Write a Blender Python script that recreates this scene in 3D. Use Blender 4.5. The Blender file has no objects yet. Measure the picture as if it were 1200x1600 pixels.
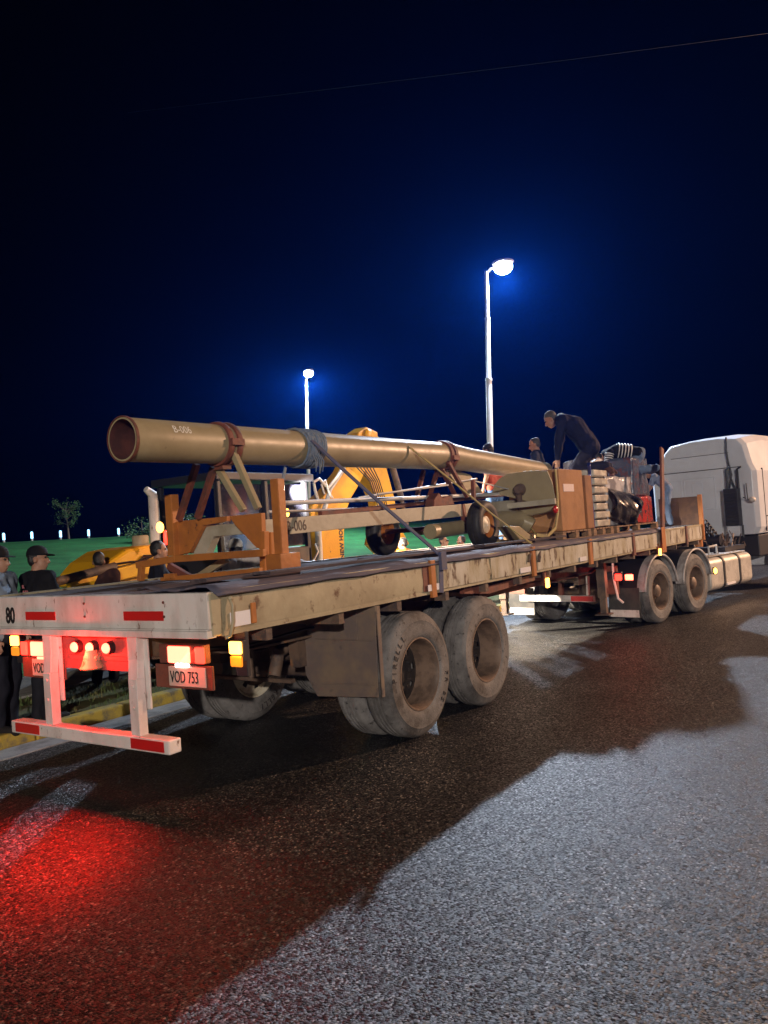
import bpy, bmesh, math, random
from mathutils import Vector, Matrix, noise
C = bpy.context.scene.collection
SC = bpy.context.scene
rad = math.radians
rnd = random.Random(7)

# ------------------------------------------------------------------ camera
CAM = Vector((-3.3723, -3.6313, 1.7453))
YAW, PITCH, ROLL, FPX = 0.6001, 0.0243, -0.0713, 1252.89
_f = Vector((math.cos(YAW)*math.cos(PITCH), math.sin(YAW)*math.cos(PITCH), math.sin(PITCH)))
_r0 = Vector((math.sin(YAW), -math.cos(YAW), 0)); _u0 = _r0.cross(_f)
CR = math.cos(ROLL)*_r0 + math.sin(ROLL)*_u0
CU = -math.sin(ROLL)*_r0 + math.cos(ROLL)*_u0
cam = bpy.data.cameras.new('camera'); camo = bpy.data.objects.new('camera', cam); C.objects.link(camo)
mw = Matrix.Identity(4)
for i in range(3):
    mw[i][0] = CR[i]; mw[i][1] = CU[i]; mw[i][2] = -_f[i]; mw[i][3] = CAM[i]
camo.matrix_world = mw
cam.sensor_fit = 'VERTICAL'; cam.sensor_height = 24.0; cam.lens = FPX/1600*24.0
cam.clip_start = 0.05; cam.clip_end = 3000
SC.camera = camo
SC.view_settings.view_transform = 'Standard'; SC.view_settings.look = 'None'
SC.view_settings.exposure = 0.0; SC.view_settings.gamma = 1.0

def px(u, v, X=None, Y=None, Z=None, d=None):
    """the point of a plane (at a known X, Y, Z or depth) seen at a photo pixel"""
    D = _f + CR*((u-600)/FPX) - CU*((v-800)/FPX)
    if X is not None: t = (X-CAM.x)/D.x
    elif Y is not None: t = (Y-CAM.y)/D.y
    elif Z is not None: t = (Z-CAM.z)/D.z
    else: t = d
    return CAM + D*t

# ------------------------------------------------------------------ night sky
world = bpy.data.worlds.new('World'); SC.world = world; world.use_nodes = True
nt = world.node_tree; nt.nodes.clear()
out = nt.nodes.new('ShaderNodeOutputWorld'); bg = nt.nodes.new('ShaderNodeBackground')
tc = nt.nodes.new('ShaderNodeTexCoord'); dp = nt.nodes.new('ShaderNodeVectorMath'); dp.operation = 'DOT_PRODUCT'
g = Vector((0.965, 0.26, -0.04)).normalized(); dp.inputs[1].default_value = g
ramp = nt.nodes.new('ShaderNodeValToRGB')
cr_ = ramp.color_ramp; cr_.elements[0].position = 0.62; cr_.elements[0].color = (0.0003, 0.0003, 0.0012, 1)
cr_.elements[1].position = 1.0; cr_.elements[1].color = (0.0003, 0.0007, 0.0065, 1)
e = cr_.elements.new(0.84); e.color = (0.0003, 0.0005, 0.0035, 1)
e = cr_.elements.new(0.95); e.color = (0.0003, 0.0005, 0.0042, 1)
nt.links.new(tc.outputs['Generated'], dp.inputs[0]); nt.links.new(dp.outputs['Value'], ramp.inputs['Fac'])
nt.links.new(ramp.outputs['Color'], bg.inputs['Color']); nt.links.new(bg.outputs[0], out.inputs['Surface'])
bg.inputs['Strength'].default_value = .7

# ------------------------------------------------------------------ street light from lamps of the road
def lamp(name, kind, loc, power, col, size=0.15, target=None, cone=150, blend=0.4):
    L = bpy.data.lights.new(name, kind); L.energy = power; L.color = col
    if kind in ('POINT', 'SPOT'): L.shadow_soft_size = size
    if kind == 'SPOT': L.spot_size = rad(cone); L.spot_blend = blend
    if kind == 'AREA': L.shape = 'RECTANGLE'; L.size = size; L.size_y = size*0.5
    o = bpy.data.objects.new(name, L); C.objects.link(o); o.location = loc
    if target is not None:
        o.rotation_euler = (Vector(target)-Vector(loc)).to_track_quat('-Z', 'Y').to_euler()
    return o
COOL = (0.66, 0.80, 1.0); WARM = (1.0, 0.87, 0.75)
LAMP1 = px(786, 417, d=21.5); LAMP2 = Vector((27.6, 21.5, 9.85))
lamp('street_light_near', 'SPOT', LAMP1-Vector((0, 0, .35)), 7800, COOL, 0.14, LAMP1+Vector((-1.2, -1.0, -10)), 168, .25)
lamp('street_light_far', 'SPOT', LAMP2-Vector((0, 0, .35)), 12000, COOL, 0.14, LAMP2+Vector((-1.0, -1.0, -10)), 168, .25)
# street lamps of the near side of the road, outside the frame
lamp('street_light_ahead', 'SPOT', (24.0, -13.0, 9.0), 24000, (1.0, .58, .35), 0.25, (16.0, -3, 0), 168, .3)
lamp('street_light_behind', 'SPOT', (-24.0, -20.0, 8.0), 26000, WARM, 0.25, (0, 0, 1), 168, .3)

# ------------------------------------------------------------------ materials
MATS = {}
def M(name, col, rough=0.6, metal=0.0, col2=None, scale=6.0, lo=0.45, hi=0.6, bump=0.0, bscale=60.0, col3=None, scale3=30.0, lo3=.6, hi3=.68, stretch=None, emit=None, estr=0.0, spec=0.5, alpha=1.0, trans=0.0):
    m = bpy.data.materials.new(name); m.use_nodes = True; MATS[name] = m
    n = m.node_tree.nodes; l = m.node_tree.links; b = n['Principled BSDF']
    b.inputs['Base Color'].default_value = (*col, 1); b.inputs['Roughness'].default_value = rough
    b.inputs['Metallic'].default_value = metal; b.inputs['Specular IOR Level'].default_value = spec
    b.inputs['Alpha'].default_value = alpha; b.inputs['Transmission Weight'].default_value = trans
    t = n.new('ShaderNodeTexCoord'); vec = t.outputs['Object']
    if stretch:
        mp = n.new('ShaderNodeMapping'); mp.inputs['Scale'].default_value = stretch
        l.new(vec, mp.inputs['Vector']); vec = mp.outputs['Vector']
    last = None
    def layer(prev, c, sc, a, z, det):
        no = n.new('ShaderNodeTexNoise'); no.inputs['Scale'].default_value = sc; no.inputs['Detail'].default_value = det; no.inputs['Roughness'].default_value = .65
        l.new(vec, no.inputs['Vector'])
        mr = n.new('ShaderNodeMapRange'); mr.inputs['From Min'].default_value = a; mr.inputs['From Max'].default_value = z
        l.new(no.outputs['Fac'], mr.inputs['Value'])
        mx = n.new('ShaderNodeMix'); mx.data_type = 'RGBA'
        l.new(mr.outputs['Result'], mx.inputs['Factor'])
        if prev is None: mx.inputs['A'].default_value = (*col, 1)
        else: l.new(prev, mx.inputs['A'])
        mx.inputs['B'].default_value = (*c, 1)
        return mx.outputs['Result']
    if col2: last = layer(last, col2, scale, lo, hi, 6)
    if col3: last = layer(last, col3, scale3, lo3, hi3, 4)
    if last is not None: l.new(last, b.inputs['Base Color'])
    if bump:
        no = n.new('ShaderNodeTexNoise'); no.inputs['Scale'].default_value = bscale; no.inputs['Detail'].default_value = 5
        l.new(vec, no.inputs['Vector']); bp = n.new('ShaderNodeBump'); bp.inputs['Strength'].default_value = bump; bp.inputs['Distance'].default_value = .02
        l.new(no.outputs['Fac'], bp.inputs['Height']); l.new(bp.outputs['Normal'], b.inputs['Normal'])
        rr = n.new('ShaderNodeMapRange'); rr.inputs['To Min'].default_value = max(0, rough-.12); rr.inputs['To Max'].default_value = min(1, rough+.12)
        l.new(no.outputs['Fac'], rr.inputs['Value']); l.new(rr.outputs['Result'], b.inputs['Roughness'])
    if emit:
        b.inputs['Emission Color'].default_value = (*emit, 1); b.inputs['Emission Strength'].default_value = estr
    return m
def asphalt():
    m = bpy.data.materials.new('asphalt'); m.use_nodes = True
    n = m.node_tree.nodes; l = m.node_tree.links; b = n['Principled BSDF']
    t = n.new('ShaderNodeTexCoord').outputs['Object']
    v = n.new('ShaderNodeTexVoronoi'); v.inputs['Scale'].default_value = 80; l.new(t, v.inputs['Vector'])
    v2 = n.new('ShaderNodeTexVoronoi'); v2.inputs['Scale'].default_value = 190; l.new(t, v2.inputs['Vector'])
    sep = n.new('ShaderNodeSeparateColor'); l.new(v.outputs['Color'], sep.inputs['Color'])
    rp = n.new('ShaderNodeValToRGB'); c = rp.color_ramp
    c.elements[0].position = 0; c.elements[0].color = (.014, .014, .016, 1); c.elements[1].position = 1; c.elements[1].color = (.42, .41, .40, 1)
    for p_, k in ((.45, .030), (.78, .06), (.92, .15)):
        e = c.elements.new(p_); e.color = (k, k, k*.98, 1)
    l.new(sep.outputs['Red'], rp.inputs['Fac'])
    # gaps between the stones are dark bitumen
    gp = n.new('ShaderNodeMapRange'); gp.inputs['From Min'].default_value = .35; gp.inputs['From Max'].default_value = .75
    l.new(v.outputs['Distance'], gp.inputs['Value'])
    mx = n.new('ShaderNodeMix'); mx.data_type = 'RGBA'; l.new(gp.outputs['Result'], mx.inputs['Factor'])
    l.new(rp.outputs['Color'], mx.inputs['A']); mx.inputs['B'].default_value = (.009, .009, .011, 1)
    # broad wear
    no = n.new('ShaderNodeTexNoise'); no.inputs['Scale'].default_value = .9; no.inputs['Detail'].default_value = 6; l.new(t, no.inputs['Vector'])
    mr = n.new('ShaderNodeMapRange'); mr.inputs['From Min'].default_value = .35; mr.inputs['From Max'].default_value = .68; mr.inputs['To Min'].default_value = .55; mr.inputs['To Max'].default_value = 1.2
    l.new(no.outputs['Fac'], mr.inputs['Value'])
    # wheel tracks run along the road
    mp = n.new('ShaderNodeMapping'); mp.inputs['Scale'].default_value = (.03, 1.1, 1); l.new(t, mp.inputs['Vector'])
    n2 = n.new('ShaderNodeTexNoise'); n2.inputs['Scale'].default_value = 1.3; n2.inputs['Detail'].default_value = 3; l.new(mp.outputs['Vector'], n2.inputs['Vector'])
    m2 = n.new('ShaderNodeMapRange'); m2.inputs['From Min'].default_value = .35; m2.inputs['From Max'].default_value = .65; m2.inputs['To Min'].default_value = .62; m2.inputs['To Max'].default_value = 1.2
    l.new(n2.outputs['Fac'], m2.inputs['Value'])
    mu = n.new('ShaderNodeMath'); mu.operation = 'MULTIPLY'; l.new(mr.outputs['Result'], mu.inputs[0]); l.new(m2.outputs['Result'], mu.inputs[1])
    sc = n.new('ShaderNodeVectorMath'); sc.operation = 'SCALE'; l.new(mx.outputs['Result'], sc.inputs[0]); l.new(mu.outputs['Value'], sc.inputs['Scale'])
    l.new(sc.outputs['Vector'], b.inputs['Base Color'])
    b.inputs['Roughness'].default_value = .44; b.inputs['Specular IOR Level'].default_value = .5
    # every stone chip lies at its own tilt and glints its own way
    ge = n.new('ShaderNodeNewGeometry'); cv = n.new('ShaderNodeVectorMath'); cv.operation = 'SUBTRACT'; cv.inputs[1].default_value = (.5, .5, .5); l.new(v.outputs['Color'], cv.inputs[0])
    cs = n.new('ShaderNodeVectorMath'); cs.operation = 'MULTIPLY'; cs.inputs[1].default_value = (.9, .9, .1); l.new(cv.outputs['Vector'], cs.inputs[0])
    ca = n.new('ShaderNodeVectorMath'); ca.operation = 'ADD'; l.new(ge.outputs['Normal'], ca.inputs[0]); l.new(cs.outputs['Vector'], ca.inputs[1])
    cn = n.new('ShaderNodeVectorMath'); cn.operation = 'NORMALIZE'; l.new(ca.outputs['Vector'], cn.inputs[0])
    ad = n.new('ShaderNodeMath'); ad.operation = 'MULTIPLY_ADD'; l.new(v.outputs['Distance'], ad.inputs[0]); ad.inputs[1].default_value = -1.0
    h2 = n.new('ShaderNodeMath'); h2.operation = 'MULTIPLY'; l.new(v2.outputs['Distance'], h2.inputs[0]); h2.inputs[1].default_value = -.4
    l.new(h2.outputs['Value'], ad.inputs[2])
    bp = n.new('ShaderNodeBump'); bp.inputs['Strength'].default_value = .8; bp.inputs['Distance'].default_value = .006
    l.new(ad.outputs['Value'], bp.inputs['Height']); l.new(cn.outputs['Vector'], bp.inputs['Normal']); l.new(bp.outputs['Normal'], b.inputs['Normal'])
    return m
m_asphalt = asphalt()
m_earth = M('dark_earth', (.05, .045, .03), .95, col2=(.03, .04, .015), scale=.6)
m_conc = M('kerb_concrete', (.34, .33, .31), .85, col2=(.2, .19, .18), scale=3, bump=.3, bscale=40)
m_yellow_kerb = M('yellow_kerb_paint', (.50, .36, .06), .75, col2=(.2, .17, .1), scale=5, lo=.48, hi=.62, bump=.3, bscale=30)
m_grass = M('lawn_green', (.040, .19, .055), .9, col2=(.020, .09, .026), scale=.7, lo=.35, hi=.7, col3=(.05, .10, .03), scale3=5, lo3=.5, hi3=.7, bump=1.0, bscale=9, spec=.1)
m_turf = M('verge_turf', (.10, .11, .045), .95, col2=(.16, .13, .06), scale=4, bump=.8, bscale=50, spec=.1)
m_blade = M('grass_blade', (.10, .16, .05), .8, col2=(.22, .19, .08), scale=3, spec=.2)
m_cream = M('cream_steel', (.40, .35, .235), .55, col2=(.27, .22, .14), scale=2.2, lo=.42, hi=.7, bump=.25, bscale=9, col3=(.12, .065, .035), scale3=7, lo3=.58, hi3=.68)
m_cream_worn = M('cream_worn_steel', (.50, .48, .42), .5, col2=(.34, .30, .2), scale=3.0, lo=.4, hi=.6, bump=.3, bscale=10, col3=(.09, .055, .035), scale3=6, lo3=.56, hi3=.63, stretch=(1.6, 1, .6))
m_white_paint = M('white_paint', (.68, .65, .63), .5, col2=(.46, .40, .37), scale=3.0, lo=.42, hi=.72, col3=(.17, .10, .075), scale3=17, lo3=.63, hi3=.71, bump=.25, bscale=7, stretch=(1, 1.3, .55))
m_red_lit = M('red_lit_plate', (.48, .10, .09), .5, col2=(.35, .08, .07), scale=6)  # white hitch plate with the stop lamps' red light put into its colour
m_red_reflect = M('red_reflector', (.50, .012, .012), .3, spec=.7)
m_white_reflect = M('white_reflector', (.78, .76, .8), .3, spec=.7)
m_black_paint = M('black_paint', (.012, .012, .014), .5)
m_chassis = M('chassis_steel', (.13, .085, .06), .65, col2=(.07, .05, .045), scale=5, bump=.3, bscale=30, col3=(.2, .1, .05), scale3=9)
m_rust = M('rust_red_steel', (.17, .05, .03), .65, col2=(.10, .04, .03), scale=6, bump=.25, bscale=30)
m_orange = M('orange_steel', (.44, .155, .032), .5, col2=(.30, .105, .03), scale=4, lo=.45, hi=.7, bump=.15, bscale=20, col3=(.12, .05, .03), scale3=13, lo3=.66, hi3=.71)
m_tan_pipe = M('tan_pipe_steel', (.33, .275, .165), .42, col2=(.26, .21, .12), scale=2.5, lo=.4, hi=.7, bump=.12, bscale=8, col3=(.14, .10, .06), scale3=14, lo3=.68, hi3=.73)
m_pipe_in = M('pipe_inside', (.10, .03, .025), .8, col2=(.06, .02, .02), scale=6)
m_beam_grey = M('pale_beam_steel', (.42, .39, .31), .45, col2=(.30, .26, .19), scale=3, lo=.45, hi=.65, bump=.12, bscale=14)
m_rubber = M('tyre_rubber', (.048, .044, .042), .75, col2=(.21, .205, .205), scale=3.0, lo=.32, hi=.66, col3=(.03, .028, .027), scale3=22, lo3=.58, hi3=.7, bump=.25, bscale=60)
m_rubber_clean = M('black_rubber', (.018, .018, .02), .6, col2=(.04, .036, .034), scale=6)
m_rim = M('dusty_rim', (.19, .13, .095), .6, .1, col2=(.11, .075, .055), scale=6, bump=.2, bscale=30)
m_disc = M('shaded_wheel_disc', (.022, .018, .016), .7, col2=(.04, .03, .025), scale=9)  # near-black colour stands in for the shade deep inside the rim
m_rim_white = M('pale_wheel_paint', (.6, .56, .46), .45, col2=(.42, .36, .26), scale=8)
m_flap = M('mud_guard_plate', (.135, .105, .095), .6, col2=(.19, .14, .10), scale=2.2, bump=.15, bscale=8, col3=(.09, .07, .065), scale3=5)
m_wood = M('deck_wood', (.055, .04, .045), .95, col2=(.11, .08, .085), scale=3, stretch=(.4, 6, 3), bump=.5, bscale=16)
m_tarp = M('blue_grey_tarpaulin', (.075, .075, .115), .8, col2=(.14, .11, .13), scale=3, stretch=(.6, 4, 4), bump=.5, bscale=8)
m_blue_strap = M('dark_blue_strap', (.06, .075, .16), .7, col2=(.09, .09, .13), scale=20)
m_blue_rope = M('faded_blue_rope', (.12, .17, .25), .8, col2=(.2, .22, .25), scale=25)
m_yellow_strap = M('yellow_strap', (.33, .27, .09), .7, col2=(.24, .2, .1), scale=15)
m_card = M('cardboard', (.34, .165, .062), .8, col2=(.28, .135, .05), scale=2.5, bump=.1, bscale=20)
m_card_dark = M('dark_cardboard', (.27, .12, .045), .8, col2=(.2, .09, .04), scale=3)
m_pallet = M('pallet_wood', (.25, .15, .085), .85, col2=(.16, .1, .06), scale=5, stretch=(1, 6, 6))
m_blue_sheet = M('blue_plastic_sheet', (.02, .045, .28), .35, bump=.2, bscale=8)
m_sack = M('white_sack', (.52, .49, .42), .35, col2=(.36, .33, .29), scale=7, bump=.4, bscale=12)
m_film = M('black_plastic_film', (.008, .008, .011), .22, bump=.5, bscale=7, spec=.8)
m_film_clear = M('silver_film', (.62, .62, .66), .2, .05, col2=(.30, .29, .31), scale=4, lo=.45, hi=.55, bump=1.0, bscale=9, spec=.9)
m_film_red = M('red_wrapped_goods', (.42, .03, .02), .18, col2=(.09, .03, .03), scale=8, lo=.5, hi=.6, bump=1.0, bscale=11, spec=.9)
m_film_dark = M('dark_wrapped_goods', (.07, .085, .13), .18, col2=(.16, .06, .06), scale=10, lo=.52, hi=.62, bump=1.0, bscale=12, spec=.9)
m_paper = M('paper_label', (.62, .5, .5), .6)
m_board = M('headboard_plywood', (.10, .055, .04), .75, col2=(.15, .08, .05), scale=4)
m_cab = M('silver_white_paint', (.62, .66, .74), .3, col2=(.53, .55, .62), scale=1.2, lo=.4, hi=.7, spec=.6)
m_cab_dark = M('truck_black_plastic', (.02, .02, .025), .5)
m_alu = M('tank_aluminium', (.62, .6, .56), .38, .35, col2=(.5, .48, .45), scale=5, bump=.08, bscale=20)
m_grey_fender = M('pale_fender', (.46, .45, .46), .45, col2=(.3, .28, .28), scale=6)
m_yellow = M('machine_yellow', (.72, .37, .006), .38, col2=(.55, .27, .01), scale=3, lo=.5, hi=.75, col3=(.1, .07, .03), scale3=10, lo3=.68, hi3=.74, bump=.1, bscale=10)
m_glass = M('dark_cab_glass', (.02, .02, .03), .08, spec=.8)
m_galv = M('galvanised_pole', (.55, .56, .58), .5, .2, col2=(.45, .46, .48), scale=2)
m_lamp_body = M('lamp_housing', (.3, .3, .32), .5)
m_lamp_on = M('lamp_glow', (1, 1, 1), .5, emit=(.86, .94, 1.0), estr=90)
m_red_on = M('red_lamp_glow', (.6, .02, .02), .4, emit=(1.0, .025, .014), estr=7)
m_hot_on = M('hot_red_lamp_glow', (.9, .5, .4), .4, emit=(1.0, .075, .04), estr=10)
m_amber_on = M('amber_lamp_glow', (.8, .3, .02), .4, emit=(1.0, .42, .06), estr=9)
m_amber_off = M('amber_lens', (.55, .17, .01), .3, emit=(1.0, .3, .02), estr=.9)
m_white_on = M('white_lamp_glow', (1, 1, .95), .4, emit=(1, .95, .85), estr=30)
m_boll_on = M('bollard_glow', (.7, .85, 1), .4, emit=(.25, .62, 1.0), estr=3.0)
m_leaf = M('leaf_green', (.06, .13, .045), .7, col2=(.035, .075, .025), scale=2, spec=.2)
m_bark = M('bark', (.14, .11, .09), .9)
m_skin = M('skin', (.38, .20, .13), .55, col2=(.32, .16, .105), scale=5)
m_skin_dark = M('tanned_skin', (.25, .125, .08), .55)
m_hair = M('black_hair', (.012, .01, .01), .5, bump=.5, bscale=60)
m_hair_grey = M('greying_hair', (.06, .056, .053), .6, bump=.5, bscale=60)
m_eye = M('eye', (.02, .015, .012), .2)
CLOTH = {}
def cloth(name, col, col2=None, rough=.85):
    if name not in CLOTH: CLOTH[name] = M(name, col, rough, col2=col2 or tuple(c*.72 for c in col), scale=5, lo=.4, hi=.7, bump=.35, bscale=11, spec=.2)
    return CLOTH[name]

# ------------------------------------------------------------------ builders
TMP = bpy.data.scenes.new('tmp')
def evaluated(o):
    TMP.collection.objects.link(o); TMP.view_layers[0].update()
    with bpy.context.temp_override(scene=TMP, view_layer=TMP.view_layers[0]): dg = bpy.context.evaluated_depsgraph_get()
    me = bpy.data.meshes.new_from_object(o.evaluated_get(dg)); bpy.data.objects.remove(o); return me
ORG = {}
def tag(o, label=None, cat=None, group=None, kind=None):
    if label: o['label'] = label
    if cat: o['category'] = cat
    if group: o['group'] = group
    if kind: o['kind'] = kind
    return o
def thing(name, label, cat, loc, group=None):
    o = bpy.data.objects.new(name, None); C.objects.link(o); o.location = loc; o.empty_display_size = .2
    ORG[o.name] = Vector(loc); return tag(o, label, cat, group)
class MB:
    def __init__(s): s.bm = bmesh.new()
    def _hexa(s, P):
        v = [s.bm.verts.new(p) for p in P]
        for f in ((0, 3, 2, 1), (4, 5, 6, 7), (0, 1, 5, 4), (1, 2, 6, 5), (2, 3, 7, 6), (3, 0, 4, 7)): s.bm.faces.new([v[i] for i in f])
        return s
    def box(s, a, b):
        x0, y0, z0 = a; x1, y1, z1 = b
        return s._hexa([(x0, y0, z0), (x1, y0, z0), (x1, y1, z0), (x0, y1, z0), (x0, y0, z1), (x1, y0, z1), (x1, y1, z1), (x0, y1, z1)])
    def obox(s, c, size, R=None):
        c = Vector(c); h = Vector(size)/2; R = R or Matrix.Identity(3)
        P = [c + R @ Vector((sx*h.x, sy*h.y, sz*h.z)) for sz in (-1, 1) for sx, sy in ((-1, -1), (1, -1), (1, 1), (-1, 1))]
        return s._hexa(P)
    def bar(s, p, q, w, h, up=(0, 0, 1)):
        p, q = Vector(p), Vector(q); x = (q-p).normalized(); up = Vector(up)
        if abs(x.dot(up)) > .95: up = Vector((1, 0, 0)) if abs(x.x) < .9 else Vector((0, 1, 0))
        y = up.cross(x).normalized(); z = x.cross(y)
        P = []
        for sz in (-1, 1):
            for b, sy in ((p, -1), (q, -1), (q, 1), (p, 1)): P.append(b + y*(sy*w/2) + z*(sz*h/2))
        return s._hexa(P)
    def tube(s, pts, r, n=10, caps=True):
        pts = [Vector(p) for p in pts]; rs = r if isinstance(r, (list, tuple)) else [r]*len(pts)
        rings = []; prev = None
        for i, p in enumerate(pts):
            t = (pts[min(i+1, len(pts)-1)] - pts[max(i-1, 0)]).normalized()
            if prev is None:
                a = Vector((0, 0, 1)) if abs(t.z) < .9 else Vector((1, 0, 0)); x = t.cross(a).normalized()
            else: x = (prev - t*prev.dot(t)).normalized()
            prev = x; y = t.cross(x)
            rings.append([s.bm.verts.new(p + (x*math.cos(2*math.pi*k/n) + y*math.sin(2*math.pi*k/n))*rs[i]) for k in range(n)])
        for A, B in zip(rings, rings[1:]):
            for k in range(n): s.bm.faces.new((A[k], A[(k+1) % n], B[(k+1) % n], B[k]))
        if caps: s.bm.faces.new(rings[0][::-1]); s.bm.faces.new(rings[-1])
        return s
    def lathe(s, prof, origin, axis, n=48, jag=None, close=False, ref=None):
        """prof: (radius, distance along the axis)"""
        ax = Vector(axis).normalized(); o = Vector(origin)
        a = Vector(ref) if ref else (Vector((0, 0, 1)) if abs(ax.z) < .9 else Vector((1, 0, 0)))
        x = ax.cross(a).normalized(); y = ax.cross(x); rings = []
        for i, (r, t) in enumerate(prof):
            ring = []
            for k in range(n):
                rr, tt = r, t
                if jag: rr, tt = jag(i, k, r, t)
                an = 2*math.pi*k/n
                ring.append(s.bm.verts.new(o + ax*tt + (x*math.cos(an)+y*math.sin(an))*max(rr, 1e-4)))
            rings.append(ring)
        if close: rings.append(rings[0])
        for A, B in zip(rings, rings[1:]):
            for k in range(n): s.bm.faces.new((A[k], A[(k+1) % n], B[(k+1) % n], B[k]))
        return s
    def prism(s, pts, vec):
        pts = [Vector(p) for p in pts]; vec = Vector(vec)
        A = [s.bm.verts.new(p) for p in pts]; B = [s.bm.verts.new(p+vec) for p in pts]; n = len(pts)
        s.bm.faces.new(A[::-1]); s.bm.faces.new(B)
        for k in range(n): s.bm.faces.new((A[k], A[(k+1) % n], B[(k+1) % n], B[k]))
        return s
    def ball(s, c, r, R=None, n=12):
        r = Vector(r) if not isinstance(r, (int, float)) else Vector((r, r, r)); R = R or Matrix.Identity(3); c = Vector(c)
        rings = []
        for i in range(1, n):
            th = math.pi*i/n
            rings.append([s.bm.verts.new(c + R @ Vector((r.x*math.sin(th)*math.cos(2*math.pi*k/(n+4)), r.y*math.sin(th)*math.sin(2*math.pi*k/(n+4)), r.z*math.cos(th)))) for k in range(n+4)])
        m = n+4
        for A, B in zip(rings, rings[1:]):
            for k in range(m): s.bm.faces.new((A[k], B[k], B[(k+1) % m], A[(k+1) % m]))
        T = s.bm.verts.new(c + R @ Vector((0, 0, r.z))); Bt = s.bm.verts.new(c - R @ Vector((0, 0, r.z)))
        for k in range(m):
            s.bm.faces.new((T, rings[0][k], rings[0][(k+1) % m])); s.bm.faces.new((Bt, rings[-1][(k+1) % m], rings[-1][k]))
        return s
    def caps(s, a, b, ra, rb, n=10):
        s.tube([a, b], [ra, rb], n); s.ball(a, ra, n=8); s.ball(b, rb, n=8); return s
    def grid(s, nu, nv, fn):
        V = [[s.bm.verts.new(fn(i/nu, j/nv)) for j in range(nv+1)] for i in range(nu+1)]
        for i in range(nu):
            for j in range(nv): s.bm.faces.new((V[i][j], V[i+1][j], V[i+1][j+1], V[i][j+1]))
        return s
    def build(s, name, mat, parent=None, bevel=0, smooth=False, label=None, solid=0, org=None, sharp=40):
        bmesh.ops.recalc_face_normals(s.bm, faces=s.bm.faces) if not solid else None
        me = bpy.data.meshes.new(name); s.bm.to_mesh(me); s.bm.free()
        return link(name, me, mat, parent, bevel, smooth, label, solid, org, sharp)
def link(name, me, mat, parent=None, bevel=0, smooth=False, label=None, solid=0, org=None, sharp=40):
    o = bpy.data.objects.new(name, me); C.objects.link(o)
    if mat: me.materials.append(mat)
    if parent is not None:
        w = ORG[parent.name]; me.transform(Matrix.Translation(-w)); o.parent = parent; ORG[o.name] = w
        # a sub-part hangs on a part that itself sits at its thing's base
    else:
        w = Vector(org) if org else sum((v.co for v in me.vertices), Vector())/max(1, len(me.vertices))
        if org is None: w.z = min(v.co.z for v in me.vertices)
        me.transform(Matrix.Translation(-w)); o.location = w; ORG[o.name] = w
    if smooth:
        for p in me.polygons: p.use_smooth = True
        if smooth != 'all':
            me.set_sharp_from_angle(angle=rad(sharp))
    if solid:
        md = o.modifiers.new('s', 'SOLIDIFY'); md.thickness = solid
    if bevel:
        md = o.modifiers.new('b', 'BEVEL'); md.width = bevel; md.segments = 2; md.limit_method = 'ANGLE'; md.angle_limit = rad(40)
    if label: o['label'] = label
    return o
def text_mesh(body, size, mtx, extrude=.002, align='LEFT', sx=1.0, bold=0.0):
    cu = bpy.data.curves.new('lettering', 'FONT'); cu.body = body; cu.size = size; cu.extrude = extrude; cu.align_x = align; cu.resolution_u = 3; cu.offset = bold
    o = bpy.data.objects.new('lettering', cu); me = evaluated(o); bpy.data.curves.remove(cu)
    me.transform(mtx @ Matrix.Diagonal((sx, 1, 1, 1))); return me
def basis(origin, x, y):
    x = Vector(x).normalized(); y = Vector(y); y = (y - x*y.dot(x)).normalized(); z = x.cross(y)
    m = Matrix.Identity(4)
    for i in range(3): m[i][0], m[i][1], m[i][2], m[i][3] = x[i], y[i], z[i], origin[i]
    return m
def structure(o): return tag(o, kind='structure')
# ------------------------------------------------------------------ ground, road, kerb, verge, path, lawn
structure(MB().grid(40, 40, lambda a, b: ((a-.5)*1600, (b-.5)*1600, -.06)).build('ground', m_earth, org=(0, 0, 0)))
structure(MB().grid(60, 12, lambda a, b: (-60+a*180, -22+b*25.16, 0)).build('road', m_asphalt, org=(0, 0, 0)))
structure(MB().box((-60, 3.16, -.05), (120, 3.52, .012)).build('gutter', m_conc, bevel=.008, org=(0, 0, 0)))
kb = MB()
for i in range(-20, 60): kb.box((i*1.0+.006, 3.523, -.05), (i*1.0+.994, 3.68, .135))
structure(kb.build('kerb', m_yellow_kerb, bevel=.02, org=(0, 0, 0)))
structure(MB().grid(160, 10, lambda a, b: (-30+a*100, 3.68+b*1.62, .10+.03*noise.noise(Vector((-30+a*100, b*1.6, 0))*2.1))).build('verge', m_turf, smooth='all', org=(0, 0, 0)))
structure(MB().box((-40, 5.3, -.05), (90, 6.7, .125)).build('path', m_conc, org=(0, 0, 0)))
def lawn_z(x, y):
    t = min(1, max(0, (y-6.7)/25.5)); z = .10 + 2.4*(t*t*(3-2*t)*.35+t*.65)
    if y > 33: z -= (y-33)*.05
    return z + .10*noise.noise(Vector((x*.16, y*.16, 3)))*min(1, (y-6.7)/4)
structure(MB().grid(110, 50, lambda a, b: (lambda x, y: (x, y, lawn_z(x, y)))(-60+a*190, 6.7+b*b*42)).build('lawn', m_grass, smooth='all', org=(0, 0, 0)))
gb = MB()                                            # grass blades on the verge seen under the trailer's tail
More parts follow.
